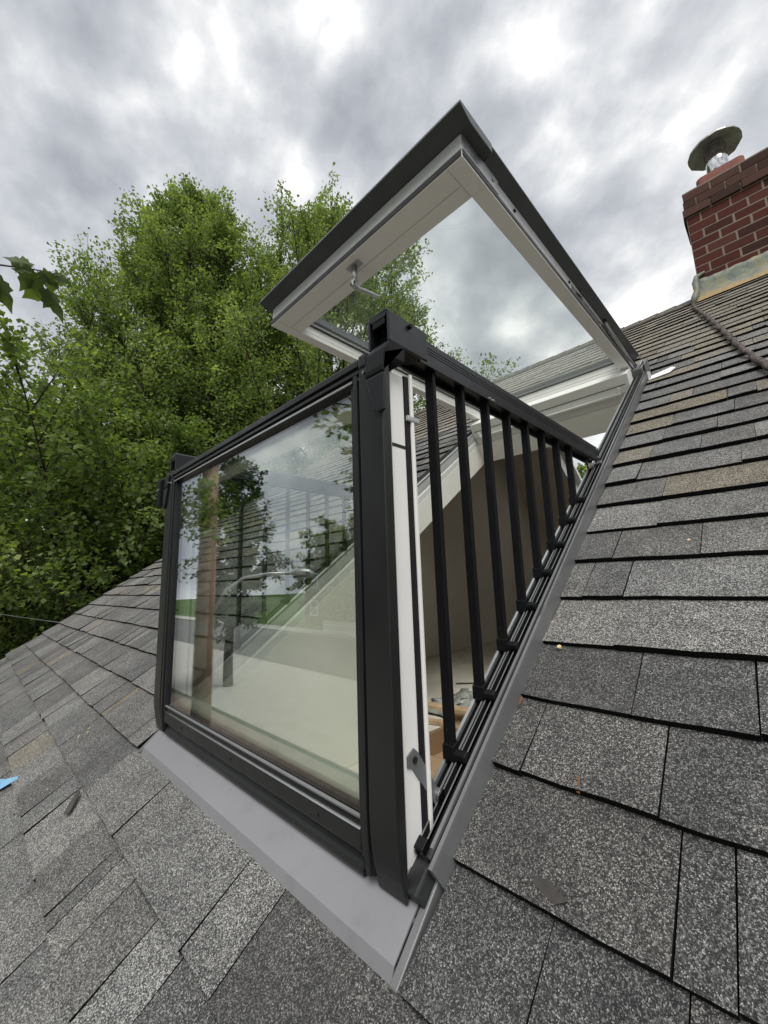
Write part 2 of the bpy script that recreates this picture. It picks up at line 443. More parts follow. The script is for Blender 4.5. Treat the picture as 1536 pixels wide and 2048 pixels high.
# outer walls
zt = EAVE_S * SP - 0.12
w = MB(); w.box(RAKE_X + 0.25, XEND - 0.05, EAVE_S * CP + 0.35, EAVE_S * CP + 0.5, GROUND, FLOOR - 0.3); w.build('wall', 'siding', house)
w = MB(); w.box(RAKE_X + 0.25, XEND - 0.05, 2 * YR - EAVE_S * CP - 0.5, 2 * YR - EAVE_S * CP - 0.35, GROUND, FLOOR - 0.3); w.build('wall', 'siding', house)
for gx in (RAKE_X + 0.28, XEND - 0.2):
    y0, y1 = EAVE_S * CP + 0.5, 2 * YR - EAVE_S * CP - 0.5
    pr = [(y0, GROUND), (y1, GROUND), (y1, zt + 0.2), (YR, ZR - 0.14), (y0, zt + 0.2)]
    MB().prism(pr, lambda a, b, t: (t, a, b), gx, gx + 0.14).build('gable_wall', 'siding', house)
# rake trim, eave fascia
for gx in (RAKE_X - 0.012,):
    MB().rbox(gx - 0.02, gx + 0.012, EAVE_S, RIDGE_S, -0.16, -0.012).build('rake_board', 'white_paint', house)
    bbox(MB(), gx - 0.02, gx + 0.012, EAVE_S, RIDGE_S, -0.16, -0.012).build('rake_board', 'white_paint', house)
# attic room inside
MB().box(-2.78, XEND - 0.3, 0.14, 7.6, FLOOR - 0.1, FLOOR).build('attic_floor', 'subfloor', house)
yk = 7.0
pr = [(0.14, FLOOR + 0.001), (yk, FLOOR + 0.001), (yk, 1.2), (YR, ZR - 0.2), (0.14, 0.0)]
MB().prism(pr, lambda a, b, t: (t, a, b), -2.76, -2.68).build('partition_wall', 'interior_wall', house)
MB().prism(pr, lambda a, b, t: (t, a, b), 1.9, 1.98).build('partition_wall', 'interior_wall', house)
MB().box(-2.68, 1.9, yk - 0.1, yk, FLOOR + 0.001, 1.2).build('knee_wall', 'interior_wall', house)
MB().box(-2.68, 1.9, 0.15, 0.19, FLOOR + 0.001, 0.0).build('knee_wall', 'interior_wall', house)
cl = MB()
for a in ((-2.68, DX0, 0.12, RIDGE_S - 0.14), (DX1, 1.9, 0.12, RIDGE_S - 0.14), (DX0, DX1, DS1 + 0.003, RIDGE_S - 0.14)):
    cl.rbox(*a, -0.195, -0.18)
cl.build('sloped_ceiling', 'interior_wall', house)
cl = MB()
for a in ((-2.68, SKX0, -0.6, RIDGE_S - 0.14), (SKX1, 1.9, -0.6, RIDGE_S - 0.14), (SKX0, SKX1, -0.6, KS0), (SKX0, SKX1, KS1, RIDGE_S - 0.14)):
    bbox(cl, *a, -0.195, -0.18)
cl.build('sloped_ceiling', 'interior_wall', house)
# plaster cheeks and head round the roof window
ck = [(HS0 * CP + 0.18 * SP * 0, 0.0)]
def cheek(x0, x1):
    a = W(0, 0.12, -0.045); b = W(0, HS1 + 0.002, -0.045); c = W(0, HS1 + 0.002, -0.178)
    d0 = 1.15; d = (d0, d0 / CP * SP - 0.178 / CP)
    pr = [(a[1], a[2]), (b[1], b[2]), (c[1], c[2]), d, (d0, FLOOR + 0.002), (0.20, FLOOR + 0.002), (0.20, a[2])]
    return MB().prism(pr, lambda p, q, t: (t, p, q), x0, x1).build('reveal_cheek', 'drywall', house)
cheek(-1.47, HX0); cheek(HX1, -0.43)
MB().rbox(HX0, HX1, HS1, HS1 + 0.03, -0.178, -0.042).build('reveal_head', 'drywall', house)
# skylight in the far slope, seen from inside
for xa, xb in ((SKX0 - 0.02, SKX0 + 0.02), (SKX1 - 0.02, SKX1 + 0.02)):
    bbox(MB(), xa, xb, KS0 - 0.02, KS1 + 0.02, -0.2, 0.06).build('skylight_lining', 'white_lacquer', house)
for sa, sb in ((KS0 - 0.02, KS0 + 0.03), (KS1 - 0.03, KS1 + 0.02)):
    bbox(MB(), SKX0 + 0.02, SKX1 - 0.02, sa, sb, -0.199, 0.058).build('skylight_lining', 'white_lacquer', house)
sk = MB()
for a in ((SKX0 + 0.021, SKX0 + 0.09, KS0 + 0.031, KS1 - 0.031), (SKX1 - 0.09, SKX1 - 0.021, KS0 + 0.031, KS1 - 0.031), (SKX0 + 0.09, SKX1 - 0.09, KS0 + 0.031, KS0 + 0.1), (SKX0 + 0.09, SKX1 - 0.09, KS1 - 0.1, KS1 - 0.031)):
    bbox(sk, *a, -0.02, 0.03)
sk.build('skylight_frame', 'white_lacquer', house, 0.004)
bbox(MB(), SKX0 + 0.085, SKX1 - 0.085, KS0 + 0.09, KS1 - 0.09, 0.005, 0.011).build('skylight_pane', 'glass', house)

# ---- shingles
random.seed(7)
rng = np.random.default_rng(11)
def project(p):
    d = Vector(p) - CPOS
    z = d.dot(CF)
    if z < 0.05: return None
    f = 18.905 / 36 * 768
    return (384 + f * d.dot(CR) / z, 512 + f * d.dot(CD) / z, z)
WX0, WX1 = -1.488, -0.397          # shingles stop at the window flashing
tabs = []
k0 = int(math.floor((EAVE_S - S0) / EXPO)) + 1
k1 = int((RIDGE_S - 0.10 - S0) / EXPO)
CHX0, CHX1 = -0.215, 0.78          # chimney width
for k in range(k0, k1 + 1):
    sb = S0 + EXPO * k
    spans = [(RAKE_X - 0.02, XEND)]
    if sb + EXPO * 0.5 > 0.05 and sb < 2.80:
        spans = [(RAKE_X - 0.02, WX0), (WX1, XEND)]
    for xa, xb in spans:
        x = xa - random.uniform(0, 0.2) if xa < -4 else xa
        first = True
        while x < xb - 0.02:
            wd = random.choice((0.09, 0.12, 0.14, 0.17, 0.20, 0.23, 0.28, 0.31)) * random.uniform(0.9, 1.12)
            if random.random() < 0.06: wd = 0.05
            x2 = min(x + wd, xb)
            if xb - x2 < 0.05: x2 = xb
            a = max(x, xa); 
            up = random.random() < 0.55
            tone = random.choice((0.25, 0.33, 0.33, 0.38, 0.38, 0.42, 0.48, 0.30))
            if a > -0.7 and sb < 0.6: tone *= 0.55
            tan = 0.0
            old = sb > 3.0
            if old:
                tan = random.uniform(0.5, 1.0); tone = random.uniform(0.40, 0.54)
            elif random.random() < (0.16 if sb > 0.7 else 0.05):
                tan = random.uniform(0.5, 0.95); tone = random.uniform(0.38, 0.48)
            else: tan = random.uniform(0, 0.18)
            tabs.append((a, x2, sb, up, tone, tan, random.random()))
            x = x2
def tab_geo(tb):
    a, b, sb, up, tone, tan, r = tb
    rr = random.Random(r)
    g = 0.0004 + rr.random() * 0.0008
    th = (0.0150 if sb < 2.6 else 0.0115) + rr.uniform(-0.0015, 0.0025) + (0.0034 if up else 0.0)
    s0 = sb + rr.uniform(-0.003, 0.003)
    sk_ = rr.uniform(-0.0022, 0.0022)
    s1 = sb + EXPO + 0.035
    sh_ = rr.uniform(-0.0015, 0.0015)
    a += g; b -= g
    n = max(2, int((b - a) / 0.07) + 1)
    vs = []; fs = []
    lift = rr.uniform(0, 0.003) if rr.random() < 0.25 else 0.0
    for i in range(n + 1):
        t = i / n; x = a + (b - a) * t
        hj = rr.uniform(-0.0008, 0.0008) + lift * t
        sj = rr.uniform(-0.0014, 0.0014)
        vs += [W(x + sh_ * 0, s0 + sk_ * (t - 0.5) + sj, 0.0005), W(x, s0 + sk_ * (t - 0.5) + sj, th + hj), W(x + sh_, s1, 0.0022), W(x + sh_, s1, -0.003)]
    for i in range(n):
        p, q = i * 4, i * 4 + 4
        fs += [(p, p + 1, q + 1, q), (p + 1, p + 2, q + 2, q + 1)]
    fs += [(0, 3, 2, 1), (n * 4, n * 4 + 1, n * 4 + 2, n * 4 + 3)]
    mi = [1, 0] * n + [1, 1]
    return vs, fs, mi
WINPOLY = [(157, 470), (157, 730), (385, 905), (440, 900), (640, 370), (600, 300), (460, 100), (262, 305)]
def in_poly(x, y, poly):
    c = False; j = len(poly) - 1
    for i in range(len(poly)):
        xi, yi = poly[i]; xj, yj = poly[j]
        if (yi > y) != (yj > y) and x < (xj - xi) * (y - yi) / (yj - yi) + xi: c = not c
        j = i
    return c
score = []
for i, tb in enumerate(tabs):
    pr = [project(W(x, s, 0.01)) for x, s in ((tb[0], tb[2]), (tb[1], tb[2]), (tb[1], tb[2] + EXPO), (tb[0], tb[2] + EXPO))]
    if any(p is None for p in pr): score.append(0); continue
    ar = 0
    for j in range(4):
        ar += pr[j][0] * pr[(j + 1) % 4][1] - pr[(j + 1) % 4][0] * pr[j][1]
    ar = abs(ar) / 2
    cx = sum(p[0] for p in pr) / 4; cy = sum(p[1] for p in pr) / 4
    vis = any(-5 < p[0] < 773 and -5 < p[1] < 1029 for p in pr)
    if not vis: ar = 0
    elif in_poly(cx, cy, WINPOLY): ar *= 0.02
    elif not (0 < cx < 768 and 0 < cy < 1024): ar *= 0.4
    score.append(ar)
order = sorted(range(len(tabs)), key=lambda i: -score[i])
single = set(i for i in order[:298] if score[i] > 0)
def set_tint(me, cols):
    a = me.attributes.new('tint', 'FLOAT_COLOR', 'POINT'); a.data.foreach_set('color', np.asarray(cols, dtype=np.float32).ravel())
rest_v, rest_f, rest_c, rest_m = [], [], [], []
MT['cut_edge'] = paint('asphalt_cut_edge', (0.008, 0.008, 0.008), 0.9, spec=0.1)
hl = np.array(house.location)
for i, tb in enumerate(tabs):
    vs, fs, mi = tab_geo(tb)
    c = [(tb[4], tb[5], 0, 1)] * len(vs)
    if i in single:
        me = bpy.data.meshes.new('shingle')
        me.from_pydata([tuple(np.array(p) - hl) for p in vs], [], fs); me.update()
        set_tint(me, c); me.materials.append(MT['shingle']); me.materials.append(MT['cut_edge']); me.polygons.foreach_set('material_index', mi)
        ob = bpy.data.objects.new('shingle', me); COL.objects.link(ob); ob.parent = roof
    else:
        b0 = len(rest_v); rest_v += [tuple(np.array(p) - hl) for p in vs]; rest_f += [tuple(q + b0 for q in f) for f in fs]; rest_c += c; rest_m += mi
me = bpy.data.meshes.new('far_shingles'); me.from_pydata(rest_v, [], rest_f); me.update(); set_tint(me, rest_c)
me.materials.append(MT['shingle']); me.materials.append(MT['cut_edge']); me.polygons.foreach_set('material_index', rest_m); ob = bpy.data.objects.new('far_shingles', me); COL.objects.link(ob); ob.parent = roof; ob['kind'] = 'stuff'
# ridge caps
x = RAKE_X; rc = random.Random(3)
while x < CHX0 - 0.02 or (x > CHX1 and x < XEND):
    mb = MB()
    x2 = min(x + 0.145, CHX0 - 0.005) if x < CHX0 else min(x + 0.145, XEND)
    t0 = 0.014 + rc.uniform(-0.002, 0.002); wdt = 0.15 + rc.uniform(-0.008, 0.008)
    prof = [(-wdt, 0.004), (-0.012, 0.0), (0, 0.007), (0.012, 0.0), (wdt, 0.004), (wdt, 0.012), (0.014, 0.014), (0, 0.021), (-0.014, 0.014), (-wdt, 0.012)]
    def fr(a, b, t, x=x):
        y = YR + a * CP; zb = ZR - abs(a) * SP
        return (t, y, zb + b + 0.012 + (0.008 if t > x + 0.05 else 0.0))
    mb.prism(prof, fr, x, x2 + (0.01 if x < CHX0 - 0.2 else 0))
    ob = mb.build('ridge_cap', 'shingle', roof)
    set_tint(ob.data, [(0.27, rc.uniform(0.3, 0.9), 0, 1)] * len(ob.data.vertices))
    x = x2
    if x >= CHX0 - 0.02 and x < CHX1: x = CHX1 + 0.01
    if x >= XEND - 0.01: break

# ------------------------------------------------------------------ roof window with balcony
win = thing('roof_window', W(-0.948, 0.12, 0.0), 'open two-part balcony roof window with black railings, glass front and raised upper sash', 'roof window')
XC = -0.948
def mirror(side):
    return (lambda x: x) if side > 0 else (lambda x: 2 * XC - x)
S_LO, S_HI = 0.165, 2.78
for side in (1, -1):
    X = mirror(side)
    fn = lambda u, h, s: W(X(-0.405 - u), s, h)
    prof = [(0.0, 0.0), (0.0, 0.050), (0.003, 0.053), (0.0065, 0.053), (0.0065, 0.040), (0.0165, 0.038), (0.0165, 0.050), (0.0185, 0.050),
            (0.0185, 0.034), (0.0275, 0.034), (0.0275, 0.050), (0.0300, 0.050), (0.0300, 0.030), (0.0345, 0.030), (0.0345, 0.047), (0.0385, 0.047),
            (0.0385, 0.028), (0.0490, 0.028), (0.0490, 0.042), (0.056, 0.042), (0.056, 0.0)]
    rail = MB().prism(prof, fn, S_LO, S_HI).build('side_frame', 'dark_metal', win)
    if side < 0:  # pale strips added in the left track only: reflected sky put into the colour
        MB().prism([(0.0392, 0.043), (0.0392, 0.0465), (0.0520, 0.0465), (0.0520, 0.043)], fn, S_LO + 0.03, S_HI - 0.12).build('sky_sheen_strip', 'sash_grey', rail)
        MB().prism([(0.0189, 0.043), (0.0189, 0.0475), (0.0272, 0.0475), (0.0272, 0.043)], fn, S_LO + 0.03, S_HI - 0.12).build('sky_sheen_strip', 'sash_grey', rail)
    # bright edges of the track profile
    for (u0, u1, h) in ((0.0525, 0.0585, 0.0455), (0.0165, 0.0185, 0.0508), (0.0278, 0.0298, 0.0508), (0.0348, 0.0382, 0.0478), (0.0015, 0.0065, 0.0538)):
        big = u0 > 0.05
        MB().prism([(u0, h - 0.006), (u0, h), (u1, h), (u1, h - 0.006)], fn, S_LO + (0.02 if big else 0.012), S_HI - 0.005).build('track_edge', 'track_silver' if big else 'grey_metal', rail)
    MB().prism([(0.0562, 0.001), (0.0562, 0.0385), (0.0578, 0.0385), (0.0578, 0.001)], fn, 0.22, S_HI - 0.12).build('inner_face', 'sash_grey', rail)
    # white inner frame below the track
    MB().rbox(X(-0.4605), X(-0.425), 0.13, S_HI - 0.1, -0.044, -0.001).build('inner_frame', 'white_lacquer', rail)
    MB().rbox(X(-0.4640), X(-0.4606), 0.13, S_HI - 0.25, -0.0435, -0.012).build('inner_strip', 'white_trim', rail)
    # flashing pieces along the side
    zz_ = [(0.155, 0.70), (0.665, 1.13), (1.10, 1.74), (1.71, 2.30), (2.27, 2.74)]
    for i, (a, b) in enumerate(zz_):
        t = 0.0012 + 0.0012 * (len(zz_) - i)
        m2 = MB()
        x0 = -0.4048
        m2.prism([(0.0, -0.002), (0.0, 0.046), (0.0012 , 0.0495), (t, 0.0495), (t + 0.0006, 0.044), (t + 0.002, 0.003), (t + 0.012, 0.0012), (t + 0.012, -0.002)],
                 lambda u, h, s: W(X(x0 + u), s, h), a, b)
        # slanted lower end
        f = m2.build('side_flashing', 'grey_metal', win)
    # foot of the frame
    pr = [(0.0, 0.0), (0.0, 0.020), (0.008, 0.036), (0.056, 0.036), (0.060, 0.030), (0.060, 0.0)]
    MB().prism(pr, fn, 0.122, 0.205).build('frame_foot', 'dark_metal', win, 0.003)
    MB().prism([(0.016, 0.036), (0.016, 0.052), (0.036, 0.052), (0.036, 0.036)], fn, 0.168, 0.186).build('track_stop', 'black_metal', win, 0.002)
    MB().prism([(0.031, 0.0365), (0.031, 0.040), (0.038, 0.040), (0.038, 0.0365)], fn, 0.120, 0.150).build('foot_clip', 'track_silver', win, 0.001)
    # end plate at the top of the frame
    MB().prism([(-0.004, 0.0), (-0.004, 0.092), (0.001, 0.095), (0.001, 0.0)], fn, 2.66, 2.80).build('end_plate', 'grey_metal', win, 0.002)
    MB().prism([(0.006, 0.05), (0.006, 0.085), (0.05, 0.085), (0.05, 0.05)], fn, 2.70, 2.79).build('hinge_block', 'dark_metal', win, 0.003)
    MB().prism([(0.012, 0.055), (0.012, 0.098), (0.02, 0.098), (0.02, 0.055)], fn, 2.64, 2.76).build('hinge_pin', 'silver', win, 0.002)

# head of the frame
hx0, hx1 = 2 * XC + 0.461, -0.461
MB().rbox(hx0, hx1, 2.50, 2.62, 0.012, 0.110).build('head_frame', 'white_lacquer', win, 0.004)
hb = MB().rbox(hx0 + 0.004, hx1 - 0.004, 2.505, 2.62, -0.041, 0.0118).build('head_trim', 'white_trim', win, 0.002)
vent = MB().rbox(hx0 + 0.05, hx1 - 0.05, 2.478, 2.4995, 0.010, 0.022).build('vent_bar', 'white_lacquer', win, 0.003)
for xx in (hx0 + 0.05, XC, hx1 - 0.058):
    MB().rbox(xx, xx + 0.008, 2.480, 2.4998, 0.0225, 0.052).build('vent_bracket', 'white_lacquer', vent, 0.001)
MB().rbox(hx0 + 0.02, hx1 - 0.02, 2.4965, 2.4999, 0.054, 0.057).build('vent_seam', 'rubber', vent)
MB().rbox(hx0 - 0.05, hx1 + 0.05, 2.625, 2.80, 0.004, 0.085).build('head_cladding', 'grey_metal', win, 0.006)

# apron flashing at the bottom
ap = [(0.040, 0.0005), (0.043, 0.0055), (0.058, 0.0155), (0.20, 0.026), (0.20, 0.020), (0.058, 0.0135), (0.045, 0.0035), (0.042, 0.0005)]
AX0, AX1 = -1.474, -0.402
apron = MB().prism(ap, lambda s, h, x: W(x, s, h), AX0 + 0.016, AX1 - 0.014).build('apron_flashing', 'apron_metal', win)
for xa, xb in ((AX0, AX0 + 0.013), (AX1 - 0.012, AX1 + 0.001)):
    MB().prism([(0.038, 0.0005), (0.041, 0.013), (0.30, 0.030), (0.30, 0.0)], lambda s, h, x: W(x, s, h), xa, xb).build('apron_edge', 'grey_metal', apron, 0.002)
MB().rbox(AX1 + 0.002, AX1 + 0.03, 0.030, 0.044, 0.0005, 0.004).build('apron_tab', 'grey_metal', apron)

# ---- lower sash, standing upright as the balcony front
YF = 0.062
SX0, SX1 = -1.474, -0.427
ZB, ZT = 0.085, 0.900
low = MB()
# white frame of the sash
low.box(SX1 - 0.083, SX1 - 0.010, 0.093, 0.127, 0.105, 0.872)
low.box(SX0 + 0.010, SX0 + 0.083, 0.093, 0.127, 0.105, 0.872)
low.box(SX0 + 0.0832, SX1 - 0.0832, 0.0932, 0.1268, 0.107, 0.185)
low.box(SX0 + 0.0832, SX1 - 0.0832, 0.0932, 0.1268, 0.835, 0.871)
lows = low.build('lower_sash', 'white_lacquer', win, 0.002)
inner = MB()
for a in ((SX1 - 0.074, SX1 - 0.004, 0.139, 0.1465, 0.10, 0.880), (SX0 + 0.004, SX0 + 0.074, 0.139, 0.1465, 0.10, 0.880),
          (SX0 + 0.0742, SX1 - 0.0742, 0.1392, 0.1463, 0.101, 0.178), (SX0 + 0.0742, SX1 - 0.0742, 0.1392, 0.1463, 0.842, 0.879)):
    inner.box(*a)
inner.build('inner_sash_edge', 'white_lacquer', lows, 0.002)
gk = MB()
for a in ((SX1 - 0.072, SX1 - 0.008, 0.1271, 0.1389, 0.102, 0.874), (SX0 + 0.008, SX0 + 0.072, 0.1271, 0.1389, 0.102, 0.874),
          (SX0 + 0.0722, SX1 - 0.0722, 0.1272, 0.1388, 0.103, 0.176), (SX0 + 0.0722, SX1 - 0.0722, 0.1272, 0.1388, 0.844, 0.873)):
    gk.box(*a)
gk.build('gasket', 'rubber', lows)
def tipped(y0, y1, z0, z1, curve=0.016):
    # side view of a post: the front edge curls back towards the foot
    pts = [(y0, z1)]
    for i in range(9):
        t = i / 8
        pts.append((y0 + curve * (t ** 2.2), z0 + 0.11 * (1 - t)))
    pts += [(y1, z0 + 0.002), (y1, z1)]
    return pts
for side in (1, -1):
    X = lambda x, s=side: x if s > 0 else SX0 + SX1 - x
    fx = lambda a, b, t: (X(t), a, b)
    post = MB().prism(tipped(YF, 0.082, ZB, ZT - 0.02), fx, SX1 - 0.055, SX1).build('post_cladding', 'post_metal', lows, 0.0035, seg=3)
    MB().box(min(X(SX1 - 0.050), X(SX1 - 0.012)), max(X(SX1 - 0.050), X(SX1 - 0.012)), 0.0822, 0.0929, 0.10, 0.872).build('post_core', 'post_metal', post)
    MB().prism(tipped(YF + 0.001, 0.090, ZB + 0.012, ZT - 0.026, 0.006), fx, SX1 - 0.0715, SX1 - 0.0615).build('post_ridge', 'post_metal', post, 0.0015)
    MB().prism(tipped(YF + 0.005, 0.090, ZB + 0.032, ZT - 0.030, 0.004), fx, SX1 - 0.0820, SX1 - 0.0740).build('post_ridge', 'post_metal', post, 0.0015)
    MB().box(min(X(SX1 - 0.080), X(SX1 - 0.055)), max(X(SX1 - 0.080), X(SX1 - 0.055)), 0.0715, 0.0925, 0.100, 0.868).build('post_gap', 'rubber', post)
    # cap at the top corner
    MB().box(min(X(SX1 - 0.056), X(SX1 - 0.036)), max(X(SX1 - 0.056), X(SX1 - 0.036)), YF - 0.001, 0.128, ZT - 0.0195, ZT + 0.006).build('corner_cap', 'post_metal', post, 0.005)
# top rail of the glass
fx = lambda a, b, t: (t, a, b)
pr = [(0.064, 0.862), (0.064, 0.868), (0.0695, 0.869), (0.0695, 0.874), (0.063, 0.875), (0.063, 0.881), (0.068, 0.882), (0.068, 0.887), (0.0615, 0.888), (0.0615, 0.899), (0.066, 0.904), (0.13, 0.904), (0.13, 0.872), (0.0925, 0.872), (0.0925, 0.862)]
MB().prism(pr, fx, SX0 + 0.056, SX1 - 0.0565).build('top_rail', 'post_metal', lows, 0.0008)
MB().prism([(0.0632, 0.8625), (0.0632, 0.8665), (0.062, 0.8665), (0.062, 0.8625)], fx, SX0 + 0.075, SX1 - 0.073).build('top_bead', 'track_silver', lows)
# bottom rail: gasket, bead, flat and rolled drip edge
pr = [(0.0925, 0.165), (0.070, 0.165), (0.066, 0.157), (0.066, 0.152), (0.0625, 0.150), (0.0625, 0.124), (0.0650, 0.119), (0.0715, 0.115), (0.074, 0.110), (0.0705, 0.104), (0.0660, 0.099), (0.0650, 0.092),
      (0.068, 0.086), (0.076, 0.082), (0.095, 0.081), (0.0925, 0.105)]
bot = MB().prism([(a + (0.0075 if a < 0.09 else 0), b) for a, b in pr], fx, SX0 + 0.0835, SX1 - 0.0835).build('bottom_rail', 'post_metal', lows, 0.001)
MB().prism([(0.0697, 0.1500), (0.0688, 0.1512), (0.0733, 0.1538), (0.0735, 0.1520)], fx, SX0 + 0.084, SX1 - 0.084).build('bottom_bead', 'silver', lows)
MB().prism([(0.0695, 0.1652), (0.069, 0.168), (0.0745, 0.1695), (0.0745, 0.1652)], fx, SX0 + 0.0835, SX1 - 0.0835).build('glazing_bead', 'grey_metal', lows)
for xx in (-1.25, -0.948, -0.62):
    MB().tube([(xx, 0.0682, 0.135), (xx, 0.0712, 0.135)], 0.004, 10).build('screw', 'dark_metal', bot)
# panes and black edge seal
MB().box(SX0 + 0.072, SX1 - 0.072, 0.0765, 0.0805, 0.158, 0.868).build('pane', 'glass_low_e', lows)
MB().box(SX0 + 0.072, SX1 - 0.072, 0.0875, 0.0915, 0.158, 0.868).build('pane', 'glass_low_e', lows)
sp = MB()
for a in ((SX0 + 0.0725, SX0 + 0.110, 0.0806, 0.0874, 0.159, 0.867), (SX1 - 0.086, SX1 - 0.0725, 0.0806, 0.0874, 0.159, 0.867),
          (SX0 + 0.1102, SX1 - 0.0862, 0.0807, 0.0873, 0.1592, 0.178), (SX0 + 0.1102, SX1 - 0.0862, 0.0807, 0.0873, 0.846, 0.8668)):
    sp.box(*a)
sp.build('edge_seal', 'rubber', lows)

# ---- railings
HZ0, HZ1 = 0.917, 0.971
def rail_z(y, h): return (y + h * SP) / CP * SP + h * CP
for side in (1, -1):
    X = mirror(side) if side > 0 else (lambda x: SX0 + SX1 - x)
    fy = lambda a, b, t: (X(a), t, b)
    pr = [(-0.474, HZ0), (-0.474, HZ1 - 0.004), (-0.470, HZ1), (-0.434, HZ1), (-0.430, HZ1 - 0.004),
          (-0.430, HZ1 - 0.016), (-0.4315, HZ1 - 0.017), (-0.430, HZ1 - 0.018), (-0.430, HZ1 - 0.022), (-0.4315, HZ1 - 0.023), (-0.430, HZ1 - 0.024),
          (-0.430, HZ1 - 0.028), (-0.4315, HZ1 - 0.029), (-0.430, HZ1 - 0.030), (-0.430, HZ0), (-0.436, HZ0), (-0.436, HZ0 + 0.012), (-0.468, HZ0 + 0.012), (-0.468, HZ0)]
    hr = MB().prism(pr, fy, 0.17, 1.185).build('handrail', 'rail_metal', win)
    # front bracket: hollow end cap hooked on the sash post
    XO = lambda x, X=X: X(x + 0.010)
    fy2 = lambda a, b, t: (XO(a), t, b)
    cp_ = MB()
    cp_.prism([(-0.4775, HZ0 - 0.004), (-0.4775, HZ1 - 0.002), (-0.4705, HZ1 + 0.004), (-0.434, HZ1 + 0.004), (-0.4265, HZ1 - 0.002), (-0.4265, HZ0 - 0.004),
               (-0.4315, HZ0 - 0.004), (-0.4315, HZ1 - 0.004), (-0.436, HZ1 - 0.010), (-0.468, HZ1 - 0.010), (-0.4725, HZ1 - 0.004), (-0.4725, HZ0 - 0.004)], fy2, 0.074, 0.176)
    cap = cp_.build('end_cap', 'rail_metal', hr, 0.0012)
    MB().box(min(XO(-0.4715), XO(-0.4325)), max(XO(-0.4715), XO(-0.4325)), 0.098, 0.169, HZ0 + 0.002, HZ1 - 0.011).build('cap_core', 'black_metal', cap)
    MB().box(min(XO(-0.4665), XO(-0.4375)), max(XO(-0.4665), XO(-0.4375)), 0.0745, 0.0775, HZ1 - 0.022, HZ1 - 0.0105).build('cap_insert', 'black_metal', cap, 0.001)
    hook = MB()
    hook.prism([(0.076, HZ0 - 0.002), (0.060, 0.895), (0.0555, 0.862), (0.0555, 0.852), (0.0615, 0.850), (0.0615, 0.8815), (0.110, 0.8825), (0.114, HZ0 - 0.002)], lambda a, b, t: (XO(t), a, b), -0.4700, -0.4265)
    hook.build('hook', 'black_metal', cap, 0.003)
    tg = MB()
    tg.prism([(-0.4690, 0.8495), (-0.4510, 0.792), (-0.4400, 0.784), (-0.4275, 0.786), (-0.4262, 0.8495)], lambda a, b, t: (XO(a), t, b), 0.0555, 0.0618)
    tg.build('hook_tongue', 'rail_metal', cap, 0.002)
    MB().tube([(XO(-0.4275), 0.126, HZ1 - 0.012), (XO(-0.4205), 0.126, HZ1 - 0.012)], 0.0045, 12).build('knob', 'black_metal', cap, 0.001)
    MB().tube([(XO(-0.4730), 0.0640, 0.866), (XO(-0.4730), 0.0545, 0.866)], 0.0030, 10).build('pin', 'silver', cap)
    if side < 0:
        MB().prism([(0.048, 0.795), (0.048, 0.884), (0.054, 0.892), (0.112, 0.892), (0.112, 0.83), (0.075, 0.795)], lambda a, b, t: (XO(t), a, b), -0.4155, -0.3865).build('side_bracket', 'black_metal', cap, 0.004)
        MB().tube([(XO(-0.4), 0.0485, 0.852), (XO(-0.4), 0.0455, 0.852)], 0.005, 10).build('bracket_screw', 'silver', cap)
    for yy, zz2 in ((0.42, HZ0 + 0.004), (0.435, HZ0 + 0.004), (1.17, HZ1 - 0.010), (1.172, HZ1 - 0.040)):
        MB().tube([(X(-0.4302), yy, zz2), (X(-0.4280), yy, zz2)], 0.0032, 8).build('screw', 'silver', hr)
    # end fitting where the rail meets the roof frame
    sE = (1.165 + 0.05 * SP) / CP
    MB().box(min(X(-0.470), X(-0.428)), max(X(-0.470), X(-0.428)), 1.163, 1.1925, HZ0 - 0.03, HZ0 - 0.001).build('rail_shoe', 'black_metal', hr, 0.004)
    MB().prism([(1.118, 0.905), (1.130, 0.916), (1.160, 0.9165), (1.162, 0.890), (1.150, 0.880), (1.128, 0.884)], lambda a, b, t: (X(t), a, b), -0.452, -0.433).build('rail_hinge', 'silver', hr, 0.004, True)
    MB().rbox(min(X(-0.458), X(-0.414)), max(X(-0.458), X(-0.414)), 1.452, 1.475, 0.052, 0.062).build('rail_clip', 'silver', hr, 0.002)
    # balusters
    for k in range(8):
        yb = 0.222 + 0.1015 * k
        zb0 = rail_z(yb - 0.005, 0.046); zb1 = rail_z(yb + 0.005, 0.046)
        x0, x1 = -0.459, -0.4385
        b = MB().hexa([(X(x0), yb - 0.005, zb0), (X(x1), yb - 0.005, zb0), (X(x1), yb + 0.005, zb1), (X(x0), yb + 0.005, zb1),
                       (X(x0), yb - 0.005, HZ0 + 0.010), (X(x1), yb - 0.005, HZ0 + 0.010), (X(x1), yb + 0.005, HZ0 + 0.010), (X(x0), yb + 0.005, HZ0 + 0.010)])
        bo = b.build('baluster', 'black_metal', win, 0.0025)
        s_ = (yb + 0.05 * SP) / CP
        c_ = MB().hexa([(X(x0 - 0.002), yb - 0.0072, zb0 + 0.002), (X(x1 + 0.002), yb - 0.0072, zb0 + 0.002), (X(x1 + 0.002), yb + 0.0072, zb1 + 0.002), (X(x0 - 0.002), yb + 0.0072, zb1 + 0.002),
                        (X(x0 - 0.002), yb - 0.0072, zb0 + 0.026), (X(x1 + 0.002), yb - 0.0072, zb0 + 0.026), (X(x1 + 0.002), yb + 0.0072, zb1 + 0.026), (X(x0 - 0.002), yb + 0.0072, zb1 + 0.026)])
        c_.build('baluster_shoe', 'black_metal', bo, 0.002)
